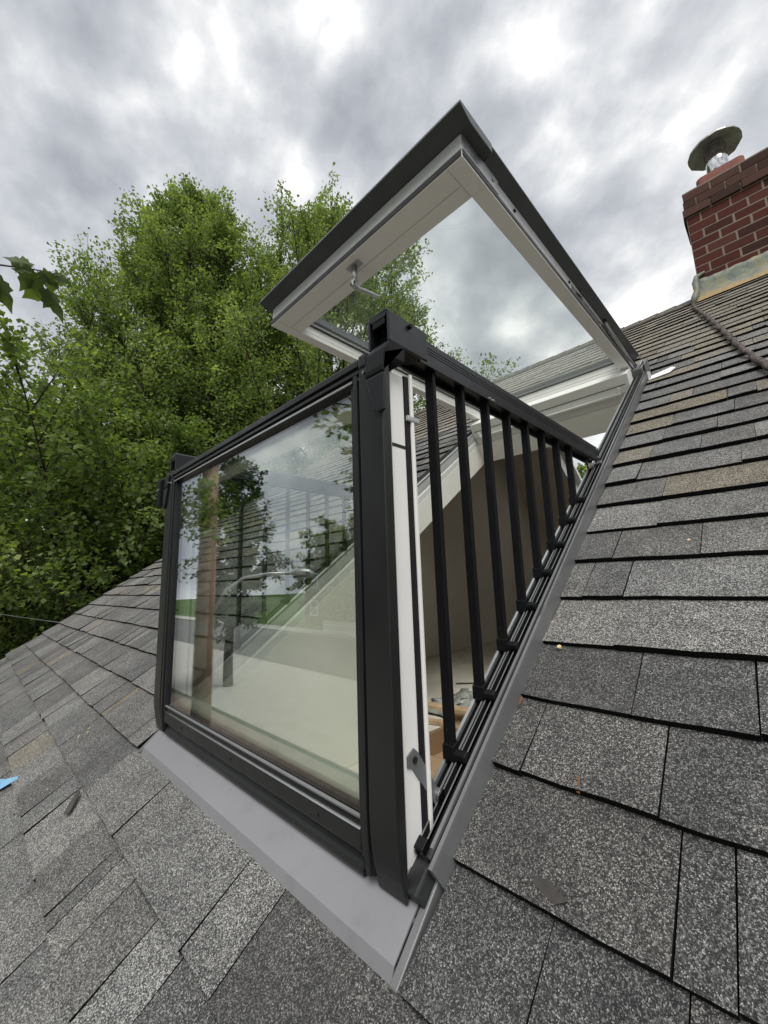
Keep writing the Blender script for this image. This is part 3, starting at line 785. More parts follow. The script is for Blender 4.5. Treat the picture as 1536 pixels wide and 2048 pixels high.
        MB().prism([(s_ - 0.008, 0.0512), (s_ - 0.008, 0.057), (s_ - 0.004, 0.064), (s_ + 0.007, 0.064), (s_ + 0.010, 0.057), (s_ + 0.010, 0.0512)],
                   lambda a, b, t: W(X(t), a, b), -0.4360, -0.4135).build('baluster_clip', 'black_metal', bo, 0.002)
        MB().tube([(X(-0.450), yb - 0.0048, zb0 + 0.05), (X(-0.450), yb - 0.0060, zb0 + 0.05)], 0.0018, 8).build('rivet', 'dark_metal', bo)

# ---- lower hinges
for side in (1, -1):
    X = mirror(side) if side > 0 else (lambda x: SX0 + SX1 - x)
    fx = lambda a, b, t: (X(t), a, b)
    hg = MB().prism([(0.098, 0.262), (0.113, 0.270), (0.122, 0.262), (0.166, 0.196), (0.172, 0.182), (0.160, 0.174), (0.148, 0.188), (0.108, 0.243), (0.098, 0.246)], fx, -0.4385, -0.4345).build('sash_hinge', 'grey_metal', win, 0.001)
    MB().prism([(0.098, 0.150), (0.104, 0.172), (0.135, 0.184), (0.160, 0.196), (0.176, 0.190), (0.178, 0.176), (0.150, 0.160), (0.130, 0.138), (0.112, 0.130), (0.098, 0.134)], fx, -0.4445, -0.4395).build('hinge_leaf', 'silver', hg, 0.001)
    MB().tube([(X(-0.430), 0.168, 0.186), (X(-0.452), 0.168, 0.186)], 0.010, 14).build('hinge_barrel', 'silver', hg, 0.001)
    MB().tube([(X(-0.4340), 0.113, 0.254), (X(-0.4322), 0.113, 0.254)], 0.0048, 12).build('hinge_screw', 'dark_metal', hg)
    MB().box(min(X(-0.470), X(-0.430)), max(X(-0.470), X(-0.430)), 0.128, 0.160, 0.790, 0.800).build('upper_catch', 'track_silver', hg, 0.002)
    MB().box(min(X(-0.455), X(-0.4372)), max(X(-0.455), X(-0.4372)), 0.0945, 0.126, 0.770, 0.868).build('latch_plate', 'track_silver', hg, 0.002)
    MB().box(min(X(-0.440), X(-0.4366)), max(X(-0.440), X(-0.4366)), 0.0935, 0.1275, 0.738, 0.744).build('latch_band', 'dark_metal', hg)

# ---- upper sash, raised level
UX0, UX1, UY0, UY1 = -1.440, -0.459, 0.430, 2.135
UZ0, UZ1 = 1.620, 1.695
IX0, IX1, IY0, IY1 = -1.393, -0.506, 0.551, 2.040
ub = MB()
ub.box(UX0, UX1, UY0, IY0, UZ0, 1.640)          # front rail
ub.box(UX0, UX1, IY1, UY1, UZ0, 1.640)
ub.box(UX0, IX0, IY0 + 0.0004, IY1 - 0.0004, UZ0, 1.640)
ub.box(IX1, UX1, IY0 + 0.0004, IY1 - 0.0004, UZ0, 1.640)
ups = ub.build('upper_sash', 'white_lacquer', win, 0.0015)
g = MB()
for a in ((UX0 + 0.012, UX1 - 0.012, UY0 + 0.012, IY0 + 0.012, 1.6402, 1.652), (UX0 + 0.012, IX0 - 0.006, IY0 + 0.0122, IY1, 1.6402, 1.652), (IX1 + 0.006, UX1 - 0.012, IY0 + 0.0122, IY1, 1.6402, 1.652), (UX0 + 0.012, UX1 - 0.012, IY1 + 0.0002, UY1 - 0.01, 1.6402, 1.652)):
    g.box(*a)
g.build('gasket', 'rubber', ups)
m_ = MB()
m_.box(UX0 + 0.003, UX1 - 0.003, UY0 + 0.004, UY0 + 0.10, 1.6522, 1.668); m_.box(UX0 + 0.003, UX1 - 0.003, UY0 + 0.006, UY0 + 0.10, 1.6695, 1.700)
m_.build('front_profile', 'sash_grey', ups, 0.001)
MB().box(UX0 + 0.004, UX1 - 0.004, UY0 + 0.0095, UY0 + 0.09, 1.6682, 1.6693).build('profile_seam', 'rubber', ups)
MB().box(UX0 + 0.001, UX1 - 0.001, UY0 - 0.003, UY0 - 0.0002, 1.6235, 1.6396).build('front_strip', 'dark_metal', ups)
for side in (1, -1):
    X = lambda x, s=side: x if s > 0 else UX0 + UX1 - x
    sd_ = MB().box(min(X(UX1 - 0.004), X(UX1 - 0.03)), max(X(UX1 - 0.004), X(UX1 - 0.03)), UY0 + 0.102, UY1 - 0.02, 1.6525, 1.699).build('side_profile', 'sash_grey', ups, 0.001)
    MB().box(min(X(UX1 + 0.0025), X(UX1 + 0.0002)), max(X(UX1 + 0.0025), X(UX1 + 0.0002)), UY0 + 0.002, UY1 - 0.03, 1.6262, 1.6392).build('side_strip', 'dark_metal', ups)
    MB().box(min(X(UX1 + 0.0006), X(UX1 - 0.003)), max(X(UX1 + 0.0006), X(UX1 - 0.003)), UY0 + 0.008, UY0 + 0.20, 1.6535, 1.700).build('corner_plate', 'track_silver', ups, 0.001)
    MB().box(min(X(UX1 - 0.0062), X(UX1 - 0.0035)), max(X(UX1 - 0.0062), X(UX1 - 0.0035)), 1.22, 2.08, 1.656, 1.682).build('stay_channel', 'silver', ups)
    # stay arm and its slider
    MB().hexa([(X(-0.4545), 1.30, 1.672), (X(-0.4505), 1.30, 1.672), (X(-0.4505), 1.36, 1.684), (X(-0.4545), 1.36, 1.684), (X(-0.4545), 1.29, 1.684), (X(-0.4505), 1.29, 1.684), (X(-0.4505), 1.35, 1.697), (X(-0.4545), 1.35, 1.697)]).build('slider', 'black_metal', ups, 0.002)
    a_ = Vector((X(-0.450), 1.62, 1.690)); b_ = Vector((X(-0.446), 2.14, 1.645))
    MB().tube([a_, b_], 0.006, 6).build('stay_arm', 'track_silver', ups)
    MB().tube([a_ + Vector((0, 0, 0.013)), b_ + Vector((0, 0.01, 0.016))], 0.005, 6).build('stay_arm', 'black_metal', ups)
    for yy in (UY0 + 0.16, UY0 + 0.30, 1.19):
        MB().box(min(X(UX1 + 0.0014), X(UX1 - 0.006)), max(X(UX1 + 0.0014), X(UX1 - 0.006)), yy, yy + 0.010, 1.670, 1.676).build('slot', 'rubber', ups)
# thin grooves in the underside of the front rail
MB().box(UX0 + 0.055, UX1 - 0.052, 0.4975, 0.4990, UZ0 - 0.0004, UZ0 + 0.004).build('rail_groove', paint('groove', (0.30, 0.29, 0.27), 0.8), ups)
for xx in (UX1 - 0.048, UX0 + 0.047):
    MB().box(xx - 0.0006, xx + 0.0006, UY0 + 0.002, IY0 - 0.001, UZ0 - 0.0003, UZ0 + 0.004).build('rail_joint', 'rail_groove' if False else bpy.data.materials['groove'], ups)
# inner frame of the glass, pane
gi = MB()
for a in ((IX0 - 0.010, IX0 + 0.0005, IY0, IY1, 1.641, 1.672), (IX1 - 0.0005, IX1 + 0.010, IY0, IY1, 1.641, 1.672), (IX0 + 0.0006, IX1 - 0.0006, IY0 - 0.010, IY0 + 0.0005, 1.641, 1.672), (IX0 + 0.0006, IX1 - 0.0006, IY1 - 0.0005, IY1 + 0.010, 1.641, 1.672)):
    gi.box(*a)
gi.build('glazing_rebate', 'white_lacquer', ups)
MB().box(IX0 - 0.02, IX1 + 0.02, IY0 - 0.02, IY1 + 0.02, 1.6725, 1.6765).build('pane', 'glass', ups)
MB().box(IX0 - 0.02, IX1 + 0.02, IY0 - 0.02, IY1 + 0.02, 1.6885, 1.6925).build('pane', 'glass', ups)
ed = MB()
for a in ((IX0 - 0.02, IX0 + 0.010, IY0 - 0.02, IY1 + 0.02, 1.677, 1.688), (IX1 - 0.010, IX1 + 0.02, IY0 - 0.02, IY1 + 0.02, 1.677, 1.688), (IX0 + 0.0101, IX1 - 0.0101, IY0 - 0.02, IY0 + 0.010, 1.677, 1.688), (IX0 + 0.0101, IX1 - 0.0101, IY1 - 0.010, IY1 + 0.02, 1.677, 1.688)):
    ed.box(*a)
ed.build('edge_seal', 'grey_metal', ups)
# outer cladding, with an overhanging drip edge
cl_ = MB()
CX0, CX1, CY0, CY1 = -1.466, -0.428, 0.386, 2.16
CZ = 1.732
prf = [(CY0, CZ - 0.010), (CY0 + 0.002, CZ), (CY0 + 0.16, CZ), (CY0 + 0.16, CZ - 0.03), (CY0 + 0.065, 1.7008), (CY0 + 0.046, 1.7008)]
cl_.prism(prf, lambda a, b, t: (t, a, b), CX0, CX1)
cl_.build('front_cladding', 'clad_metal', ups, 0.0015)
for side in (1, -1):
    X = lambda x, s=side: x if s > 0 else CX0 + CX1 - x
    pr = [(CX1 - 0.0005, CZ - 0.008), (CX1 - 0.002, CZ + 0.001), (CX1 - 0.085, CZ + 0.001), (CX1 - 0.085, 1.7005), (CX1 - 0.032, 1.7005)]
    MB().prism(pr, lambda a, b, t: (X(a), t, b), CY0 + 0.165, CY1).build('side_cladding', 'clad_metal', ups, 0.0015)
MB().box(CX0 + 0.087, CX1 - 0.087, CY1 - 0.10, CY1, 1.70, CZ - 0.002).build('head_cover', 'clad_metal', ups, 0.002)
# handle under the front rail
hx, hy = -0.938, 0.470
hd = MB().box(hx - 0.030, hx + 0.030, hy - 0.014, hy + 0.014, UZ0 - 0.005, UZ0 - 0.0003).build('handle', 'track_silver', ups, 0.002)
hm = MB()
hm.tube([(hx, hy, UZ0 - 0.006), (hx, hy, UZ0 - 0.062)], [0.0105, 0.0098], 16)
hm.build('handle_neck', 'track_silver', ups, 0, True)
MB().hexa([(hx - 0.0105, hy - 0.010, UZ0 - 0.082), (hx + 0.0105, hy - 0.010, UZ0 - 0.082), (hx + 0.0105, hy + 0.012, UZ0 - 0.088), (hx - 0.0105, hy + 0.012, UZ0 - 0.088), (hx - 0.0105, hy - 0.0105, UZ0 - 0.058), (hx + 0.0105, hy - 0.0105, UZ0 - 0.058), (hx + 0.0105, hy + 0.0105, UZ0 - 0.058), (hx - 0.0105, hy + 0.0105, UZ0 - 0.058)]).build('handle_elbow', 'track_silver', ups, 0.003)
MB().hexa([(hx - 0.009, hy + 0.006, UZ0 - 0.089), (hx + 0.009, hy + 0.006, UZ0 - 0.089), (hx + 0.008, hy + 0.118, UZ0 - 0.066), (hx - 0.008, hy + 0.118, UZ0 - 0.066), (hx - 0.009, hy + 0.006, UZ0 - 0.079), (hx + 0.009, hy + 0.006, UZ0 - 0.079), (hx + 0.008, hy + 0.118, UZ0 - 0.060), (hx - 0.008, hy + 0.118, UZ0 - 0.060)]).build('handle_lever', 'track_silver', ups, 0.002)
for sx in (-1, 1):
    MB().box(hx + sx * 0.0085 - 0.003, hx + sx * 0.0085 + 0.003, hy - 0.0112, hy - 0.009, UZ0 - 0.080, UZ0 - 0.070).build('handle_slot', 'rubber', ups)

# ------------------------------------------------------------------ chimney
CHY0, CHY1 = 3.93, 4.42
chim = thing('chimney', (0.28, 4.17, 2.6), 'dark red brick chimney with corbelled top and lead base flashing on the ridge', 'chimney')
CZ0, CTOP = 2.45, 3.955
MB().box(CHX0 + 0.0022, CHX1 - 0.0022, CHY0 + 0.0022, CHY1 - 0.0022, CZ0, CTOP - 0.012).build('mortar_core', 'mortar', chim)
bmesh_cache = {}
def brick(cx, cy, cz, lx, ly, h, mat='brick'):
    key = (round(lx, 3), round(ly, 3), round(h, 3), mat)
    if key not in bmesh_cache:
        me = bpy.data.meshes.new('brick'); bm = bmesh.new()
        bmesh.ops.create_cube(bm, size=1.0)
        for v in bm.verts: v.co = Vector((v.co.x * lx, v.co.y * ly, v.co.z * h))
        bmesh.ops.bevel(bm, geom=list(bm.edges), offset=0.0025, segments=1, affect='EDGES')
        bm.to_mesh(me); bm.free(); me.materials.append(MT[mat]); bmesh_cache[key] = me
    o = bpy.data.objects.new('brick', bmesh_cache[key]); COL.objects.link(o); o.parent = chim
    o.location = Vector((cx, cy, cz)) - Vector(chim.location)
    o.rotation_euler = (random.uniform(-.004, .004), random.uniform(-.004, .004), random.uniform(-.004, .004))
    return o
PZ = 0.0845
nco = int((CTOP - 2.62) / PZ)
random.seed(5)
for c in range(nco):
    zc = CTOP - (c + 0.5) * PZ
    out = {0: 0.004, 1: 0.010, 2: 0.022}.get(c, 0.0)
    x0, x1, y0, y1 = CHX0 - out, CHX1 + out, CHY0 - out, CHY1 + out
    L = 0.205; off = (c % 2) * L / 2
    for yy in (y0 + 0.045, y1 - 0.045):
        xs = [x0]; x = x0 + (L / 2 if c % 2 else L)
        while x < x1 - 0.04: xs.append(x); x += L
        xs.append(x1)
        for a, b in zip(xs[:-1], xs[1:]):
            if b - a < 0.03: continue
            brick((a + b) / 2, yy + random.uniform(-.0015, .0015), zc, b - a - 0.013, 0.09, PZ - 0.0095, 'brick' if c > 2 else 'brick_old')
    for xx in (x0 + 0.045, x1 - 0.045):
        ys = [y0 + 0.0915, (y0 + y1) / 2 + (0.05 if c % 2 else -0.05), y1 - 0.0915]
        for a, b in zip(ys[:-1], ys[1:]):
            brick(xx, (a + b) / 2, zc, 0.09, b - a - 0.011, PZ - 0.0095, 'brick' if c > 2 else 'brick_old')
MB().box(CHX0 + 0.0, CHX1, CHY0, CHY1, CTOP - 0.011, CTOP + 0.012).build('mortar_cap', 'mortar', chim, 0.008)
# lead apron at the base
ys_, rust = [], []
lead = MB(); nx = 26
lv = []; lr = []
rl = random.Random(4)
zroof = lambda y: y / CP * SP
prof = [(-0.020, None, 0.0), (-0.012, 0.055, 0.55), (-0.010, 0.11, 0.25), (-0.008, 0.165, 0.0), (-0.007, 0.20, 0.0), (0.004, 0.205, 0.0)]
for i in range(nx + 1):
    x = CHX0 - 0.03 + (CHX1 - CHX0 + 0.06) * i / nx
    for j, (dy, dz, rs) in enumerate(prof):
        if j == 0:
            y = CHY0 - 0.055 + rl.uniform(-0.004, 0.004); z = zroof(y) + 0.026; rs = 0.95
        else:
            y = CHY0 + dy + rl.uniform(-0.004, 0.002); z = zroof(CHY0) + dz + rl.uniform(-0.006, 0.006) + 0.03 * max(0, 1 - i / 2.5) * (j > 2)
        lv.append((x, y, z)); lr.append(rs)
m = len(prof)
lf = [(i * m + j, (i + 1) * m + j, (i + 1) * m + j + 1, i * m + j + 1) for i in range(nx) for j in range(m - 1)]
fast_mesh('lead_apron', lv, lf, 'lead', chim, {'rust': lr}, True)
for xx in (CHX0 - 0.012, CHX1 + 0.012):
    st = MB()
    for j in range(4):
        ya = CHY0 + 0.0 + j * 0.12
        st.box(xx - 0.004, xx + 0.004, ya, ya + 0.13, max(zroof(ya), 0) - 0.1, min(zroof(ya), ZR) + 0.16 - 0.0 * j)
    ob = st.build('lead_step', 'lead', chim)
# the lump of lead dressed round the corner
MB().tube([(CHX0 - 0.05, CHY0 - 0.06, zroof(CHY0 - 0.06) + 0.01), (CHX0 - 0.035, CHY0 - 0.045, zroof(CHY0) + 0.04), (CHX0 - 0.012, CHY0 - 0.03, zroof(CHY0) + 0.10), (CHX0 - 0.014, CHY0 - 0.028, zroof(CHY0) + 0.18), (CHX0 + 0.0, CHY0 - 0.012, zroof(CHY0) + 0.24), (CHX0 + 0.06, CHY0 - 0.008, zroof(CHY0) + 0.262)], [0.018, 0.026, 0.024, 0.026, 0.022, 0.008], 10).build('lead_corner', 'lead', chim, 0, True)
# flue tiles and cap
def flue(x0, x1, top):
    mb = MB()
    y0, y1 = CHY0 + 0.06, CHY0 + 0.06 + (x1 - x0)
    r = 0.045
    def ring(ins, z):
        pts = []
        for cx, cy, a0 in ((x1 - r, y1 - r, 0), (x0 + r, y1 - r, 90), (x0 + r, y0 + r, 180), (x1 - r, y0 + r, 270)):
            for q in range(5):
                a = R(a0 + q * 22.5); pts.append((cx + (r - ins) * math.cos(a), cy + (r - ins) * math.sin(a), z))
        return pts
    rings = [ring(0, CTOP + 0.005), ring(0, top - 0.006), ring(0.006, top), ring(0.026, top), ring(0.03, top - 0.12)]
    n = 20; vs = [p for rg in rings for p in rg]
    fs = [(i * n + k, i * n + (k + 1) % n, (i + 1) * n + (k + 1) % n, (i + 1) * n + k) for i in range(len(rings) - 1) for k in range(n)]
    fs.append(tuple(range(4 * n, 5 * n)))
    return mb.add(vs, fs).build('flue_tile', 'clay', chim)
flue(-0.105, 0.235, CTOP + 0.130)
flue(0.40, 0.74, CTOP + 0.135)
fc = (0.060, CHY0 + 0.20, CTOP + 0.235)
cap = MB().lathe([(0.0, -0.18), (0.082, -0.18), (0.082, 0.125), (0.079, 0.130)], fc, 28).build('flue_cap', 'steel', chim, 0, True)
vr = MB()
for q in range(8):
    a0 = 2 * math.pi * q / 8
    for lvl in range(4):
        z0 = fc[2] + 0.131 + lvl * 0.017
        pts = [(fc[0] + 0.080 * math.cos(a0 + t), fc[1] + 0.080 * math.sin(a0 + t)) for t in (0.0, 0.2, 0.4, 0.6)]
        for (xa, ya), (xb, yb) in zip(pts[:-1], pts[1:]):
            vr.add([(xa, ya, z0), (xb, yb, z0), (xb, yb, z0 + 0.007), (xa, ya, z0 + 0.007)], [(0, 1, 2, 3)])
    xa, ya = fc[0] + 0.081 * math.cos(a0 + 0.69), fc[1] + 0.081 * math.sin(a0 + 0.69)
    vr.tube([(xa, ya, fc[2] + 0.125), (xa, ya, fc[2] + 0.215)], 0.006, 6)
vr.lathe([(0.080, 0.198), (0.080, 0.215)], fc, 28)
vr.build('vent_ring', 'steel', cap)
MB().lathe([(0.055, 0.13), (0.055, 0.21)], fc, 20).build('inner_liner', 'hood_steel', cap)
hood = MB(); seg = 10
hv = []; hf = []
for (rr, z) in ((0.005, 0.285), (0.10, 0.262), (0.196, 0.226), (0.202, 0.204), (0.193, 0.207), (0.10, 0.232), (0.005, 0.24)):
    for k in range(seg * 2):
        a = 2 * math.pi * k / (seg * 2) + 0.2
        r2 = rr * (1.0 if k % 2 == 0 else 0.985)
        z2 = z - (0.008 if (k % 2 == 0 and rr > 0.15) else 0)
        hv.append((fc[0] + r2 * math.cos(a), fc[1] + r2 * math.sin(a), fc[2] + z2))
n = seg * 2
hf = [(i * n + k, i * n + (k + 1) % n, (i + 1) * n + (k + 1) % n, (i + 1) * n + k) for i in range(6) for k in range(n)]
hood.add(hv, hf).build('hood', 'hood_steel', cap)

# ------------------------------------------------------------------ rope lying down the roof
rp = []; rr_ = []
r3 = random.Random(9)
ctrl = [(-0.262, 4.66), (-0.235, 4.38), (-0.17, 3.9), (-0.115, 3.47), (-0.06, 3.0), (-0.02, 2.63), (0.044, 2.19), (0.11, 1.85), (0.22, 1.5), (0.30, 1.2)]
for i in range(len(ctrl) - 1):
    for q in range(14):
        t = q / 14
        x = ctrl[i][0] * (1 - t) + ctrl[i + 1][0] * t; s = ctrl[i][1] * (1 - t) + ctrl[i + 1][1] * t
        rp.append(W(x + 0.004 * math.sin(i * 14 + q), s, 0.034 + r3.uniform(-0.002, 0.002))); rr_.append(0.0120 + r3.uniform(-0.0025, 0.0028))
o = MB().tube(rp, rr_, 9).build('rope', 'rope', None, 0, True)
tag(o, 'weathered brown rope lying down the roof from the chimney base', 'rope')

# ------------------------------------------------------------------ scraps on the roof
def scrap(name, label, cat, pts, th, mat, group=None, h0=0.016):
    n = len(pts)
    mb = MB().add([W(x, s, h0 + dh) for x, s, dh in pts] + [W(x, s, h0 + th + dh) for x, s, dh in pts],
                  [tuple(range(n - 1, -1, -1)), tuple(range(n, 2 * n))] + [(i, (i + 1) % n, n + (i + 1) % n, n + i) for i in range(n)])
    return tag(mb.build(name, mat), label, cat, group)
scrap('tape_strip', 'torn light blue tape strip lying on the shingles at the far left', 'tape', [(-2.15, -0.32, 0.002), (-2.06, -0.30, 0.001), (-2.015, -0.232, 0.0), (-2.03, -0.228, 0.002), (-2.09, -0.262, 0.004), (-2.15, -0.282, 0.006)], 0.001, 'blue_tape')
scrap('shingle_sliver', 'dark narrow shingle sliver lying on a tan shingle left of the window', 'scrap', [(-1.497, -0.158, 0), (-1.470, -0.150, 0.0), (-1.520, -0.112, 0.003), (-1.545, -0.108, 0.004)], 0.003, 'dark_scrap')
scrap('shingle_scrap', 'small brown torn shingle scrap at the left edge of the photo', 'scrap', [(-1.73, -0.318, 0), (-1.70, -0.300, 0), (-1.66, -0.302, 0.004), (-1.67, -0.316, 0.002)], 0.003, 'dark_scrap')
scrap('flashing_scrap', 'white bent metal scrap tucked under shingles beside the window head', 'scrap', [(-0.388, 2.585, 0.0), (-0.300, 2.61, 0.0), (-0.272, 2.655, 0.006), (-0.290, 2.675, 0.010), (-0.388, 2.640, 0.004)], 0.002, 'white_scrap')
scrap('flashing_chip', 'upright white metal tab beside the window head end plate', 'scrap', [(-0.392, 2.60, 0.0), (-0.378, 2.60, 0.0), (-0.378, 2.615, 0.035), (-0.392, 2.615, 0.04)], 0.002, 'white_scrap')
scrap('dark_chip', 'dark bark chip on the near shingles right of the window foot', 'chip', [(-0.285, 0.208, 0), (-0.255, 0.198, 0.0), (-0.240, 0.206, 0.004), (-0.262, 0.216, 0.006), (-0.282, 0.217, 0.003)], 0.003, 'dark_scrap', h0=0.014)
scrap('leaf_bit', 'small orange brown leaf bit beside the side flashing', 'leaf bit', [(-0.391, 0.458, 0), (-0.387, 0.457, 0.002), (-0.384, 0.470, 0.006), (-0.388, 0.472, 0.007)], 0.001, 'leaf_scrap')
scrap('twig_bit', 'thin tan twig bit standing at a shingle edge on the right', 'leaf bit', [(-0.262, 0.338, 0.0), (-0.257, 0.337, 0.0), (-0.258, 0.356, 0.01), (-0.260, 0.356, 0.01)], 0.001, 'leaf_scrap', h0=0.012)
scrap('pebble', 'small round pinkish pebble on the shingle beside the flashing', 'pebble', [(-0.358 + 0.0045 * math.cos(a), 0.615 + 0.0045 * math.sin(a), 0) for a in [q * math.pi / 4 for q in range(8)]], 0.005, 'chip_wood', h0=0.009)
scrap('paper_fleck', 'tiny white star shaped paper fleck on the near right shingles', 'fleck', [(-0.075, 0.338, 0), (-0.068, 0.345, 0.001), (-0.060, 0.340, 0), (-0.063, 0.348, 0), (-0.058, 0.356, 0.001), (-0.067, 0.351, 0), (-0.074, 0.355, 0.001), (-0.071, 0.347, 0)], 0.001, 'white_scrap', h0=0.010)
scrap('pale_fleck', 'pale fleck on the upper right shingles near the frame edge', 'fleck', [(-0.155 + 0.0035 * math.cos(a), 0.985 + 0.0035 * math.sin(a), 0) for a in [q * math.pi / 3 for q in range(6)]], 0.003, 'chip_wood', h0=0.010)
rs_ = random.Random(21)
for i in range(9):
    x = -1.50 + rs_.uniform(-0.55, 0.05); s = -0.12 + rs_.uniform(-0.12, 0.16); a = rs_.uniform(0, 3.1); L = rs_.uniform(0.006, 0.016)
    dx, ds = L * math.cos(a), L * math.sin(a)
    scrap('wood_chip', 'tiny pale wood chips scattered on the shingles left of the window', 'wood chip', [(x, s, 0), (x + dx, s + ds, 0.001), (x + dx - ds * 0.25, s + ds + dx * 0.25, 0.001), (x - ds * 0.25, s + dx * 0.25, 0)], 0.0015, 'chip_wood', 'wood chips on the left roof', h0=0.012)

for i in range(16):
    k = rs_.choice((-1, 0, 1, 2, 3, 4))
    if i < 7: x = rs_.uniform(-2.9, -1.55); k = rs_.choice((-3, -2, -1, 0, 1, 2))
    else: x = rs_.uniform(-0.37, 0.35)
    s = S0 + EXPO * k - rs_.uniform(0.004, 0.02); a = rs_.uniform(0, 3.1); L = rs_.uniform(0.005, 0.013)
    dx, ds = L * math.cos(a), L * math.sin(a)
    scrap('leaf_fragment', 'tiny brown leaf fragments caught along the shingle edges', 'leaf bit', [(x, s, 0), (x + dx * 0.5 + ds * 0.3, s + ds * 0.5 - dx * 0.3, 0.002), (x + dx, s + ds, 0.001), (x + dx * 0.4 - ds * 0.3, s + ds * 0.4 + dx * 0.3, 0.003)], 0.0008, rs_.choice(('leaf_scrap', 'dark_scrap')), 'leaf fragments on the shingles', h0=0.008)

# ------------------------------------------------------------------ things on the attic floor
bx = thing('cardboard_box', (-1.02, 1.02, FLOOR), 'low open brown cardboard box on the attic floor behind the railing', 'box')
x0, x1, y0, y1, zt_ = -1.22, -0.82, 0.92, 1.22, FLOOR + 0.10
MB().box(x0, x1, y0, y1, FLOOR + 0.002, FLOOR + 0.006).build('bottom', 'cardboard', bx)
for a in ((x0, x0 + 0.005, y0, y1), (x1 - 0.005, x1, y0, y1), (x0 + 0.0051, x1 - 0.0051, y0, y0 + 0.005), (x0 + 0.0051, x1 - 0.0051, y1 - 0.005, y1)):
    MB().box(*a, FLOOR + 0.0062, zt_).build('side', 'cardboard', bx)
MB().hexa([(x0, y0, zt_), (x1, y0, zt_), (x1 - 0.02, y0 - 0.12, zt_ - 0.07), (x0 + 0.02, y0 - 0.12, zt_ - 0.07), (x0, y0 + 0.004, zt_ + 0.004), (x1, y0 + 0.004, zt_ + 0.004), (x1 - 0.02, y0 - 0.12, zt_ - 0.066), (x0 + 0.02, y0 - 0.12, zt_ - 0.066)]).build('flap', 'cardboard', bx)
MB().hexa([(x0 - 0.10, y0 + 0.02, zt_ - 0.05), (x0, y0, zt_), (x0, y1, zt_), (x0 - 0.10, y1 - 0.02, zt_ - 0.05), (x0 - 0.10, y0 + 0.02, zt_ - 0.046), (x0, y0, zt_ + 0.004), (x0, y1, zt_ + 0.004), (x0 - 0.10, y1 - 0.02, zt_ - 0.046)]).build('flap', 'cardboard', bx)
MB().hexa([(x0, y1, zt_), (x1, y1, zt_), (x1, y1 + 0.11, zt_ + 0.06), (x0, y1 + 0.11, zt_ + 0.06), (x0, y1 - 0.004, zt_ + 0.004), (x1, y1 - 0.004, zt_ + 0.004), (x1, y1 + 0.108, zt_ + 0.064), (x0, y1 + 0.108, zt_ + 0.064)]).build('flap', 'cardboard', bx)
def stick(name, label, a, b, w_, h_, mat='raw_wood'):
    a, b = Vector(a), Vector(b); d = (b - a).normalized(); s_ = d.cross(Vector((0, 0, 1))).normalized() * w_ / 2; u = Vector((0, 0, h_))
    o = MB().hexa([a - s_, a + s_, b + s_, b - s_, a - s_ + u, a + s_ + u, b + s_ + u, b - s_ + u]).build(name, mat, None, 0.002)
    return tag(o, label, 'wood offcut')
stick('wood_offcut', 'long pale wood offcut lying across the top of the cardboard box', (-1.33, 1.21, zt_ + 0.068), (-0.86, 1.30, zt_ + 0.068), 0.05, 0.018)
stick('wood_offcut', 'short wood offcut lying on the floor behind the cardboard box', (-1.55, 1.42, FLOOR + 0.003), (-1.22, 1.52, FLOOR + 0.003), 0.04, 0.02)
stick('wood_offcut', 'pale wood strip on the attic floor near the back wall', (-1.62, 2.35, FLOOR + 0.003), (-1.30, 2.42, FLOOR + 0.003), 0.03, 0.02)
stick('wood_offcut', 'thin dark stick lying on the bare attic floor', (-1.85, 2.2, FLOOR + 0.003), (-1.60, 2.42, FLOOR + 0.003), 0.012, 0.008, 'dark_scrap')
nn = 22; rs3 = np.random.default_rng(3)
gx, gy = np.meshgrid(np.linspace(-1, 1, nn), np.linspace(-1, 1, nn), indexing='ij')
hz = 0.05 * (1 - 0.8 * np.maximum(np.abs(gx), np.abs(gy)) ** 2) * (0.5 + rs3.random((nn, nn))) + 0.045 * np.abs(np.sin(gx * 5 + gy * 3)) * (1 - np.maximum(np.abs(gx), np.abs(gy)))
pv = np.stack([-1.42 + gx * 0.26 + 0.015 * rs3.standard_normal((nn, nn)), 1.78 + gy * 0.24 + 0.015 * rs3.standard_normal((nn, nn)), FLOOR + 0.004 + hz], -1).reshape(-1, 3)
pf = [(i * nn + j, (i + 1) * nn + j, (i + 1) * nn + j + 1, i * nn + j + 1) for i in range(nn - 1) for j in range(nn - 1)]
o = fast_mesh('plastic_sheet', pv, pf, 'plastic_film'); tag(o, 'crumpled greenish plastic sheet on the attic floor behind the box', 'plastic sheet')

# ------------------------------------------------------------------ trees
def unit(a): return a / np.maximum(np.linalg.norm(a, axis=-1, keepdims=True), 1e-9)
def leaves(P, D, L, wid, rg, droop=0.25):
    """kite-shaped folded leaves: positions P, axis D, length L"""
    n = len(P)
    D = unit(D + rg.normal(0, 0.45, (n, 3)) + np.array([0, 0, -droop]))
    Nn = unit(rg.normal(0, 0.55, (n, 3)) + np.array([0, 0, 1.0]))
    S = unit(np.cross(D, Nn)); Nn = np.cross(S, D)
    L = L[:, None]; w_ = L * wid
    b = P; tip = P + D * L - Nn * L * 0.10
    m_ = P + D * L * 0.45
    l_ = m_ + S * w_ * 0.5 + Nn * L * 0.10; r_ = m_ - S * w_ * 0.5 + Nn * L * 0.10
    V = np.stack([b, l_, tip, r_], 1).reshape(-1, 3)
    i = np.arange(n)[:, None] * 4
    F = np.concatenate([i + np.array([[0, 1, 2]]), i + np.array([[0, 2, 3]])], 0)
    return V, F
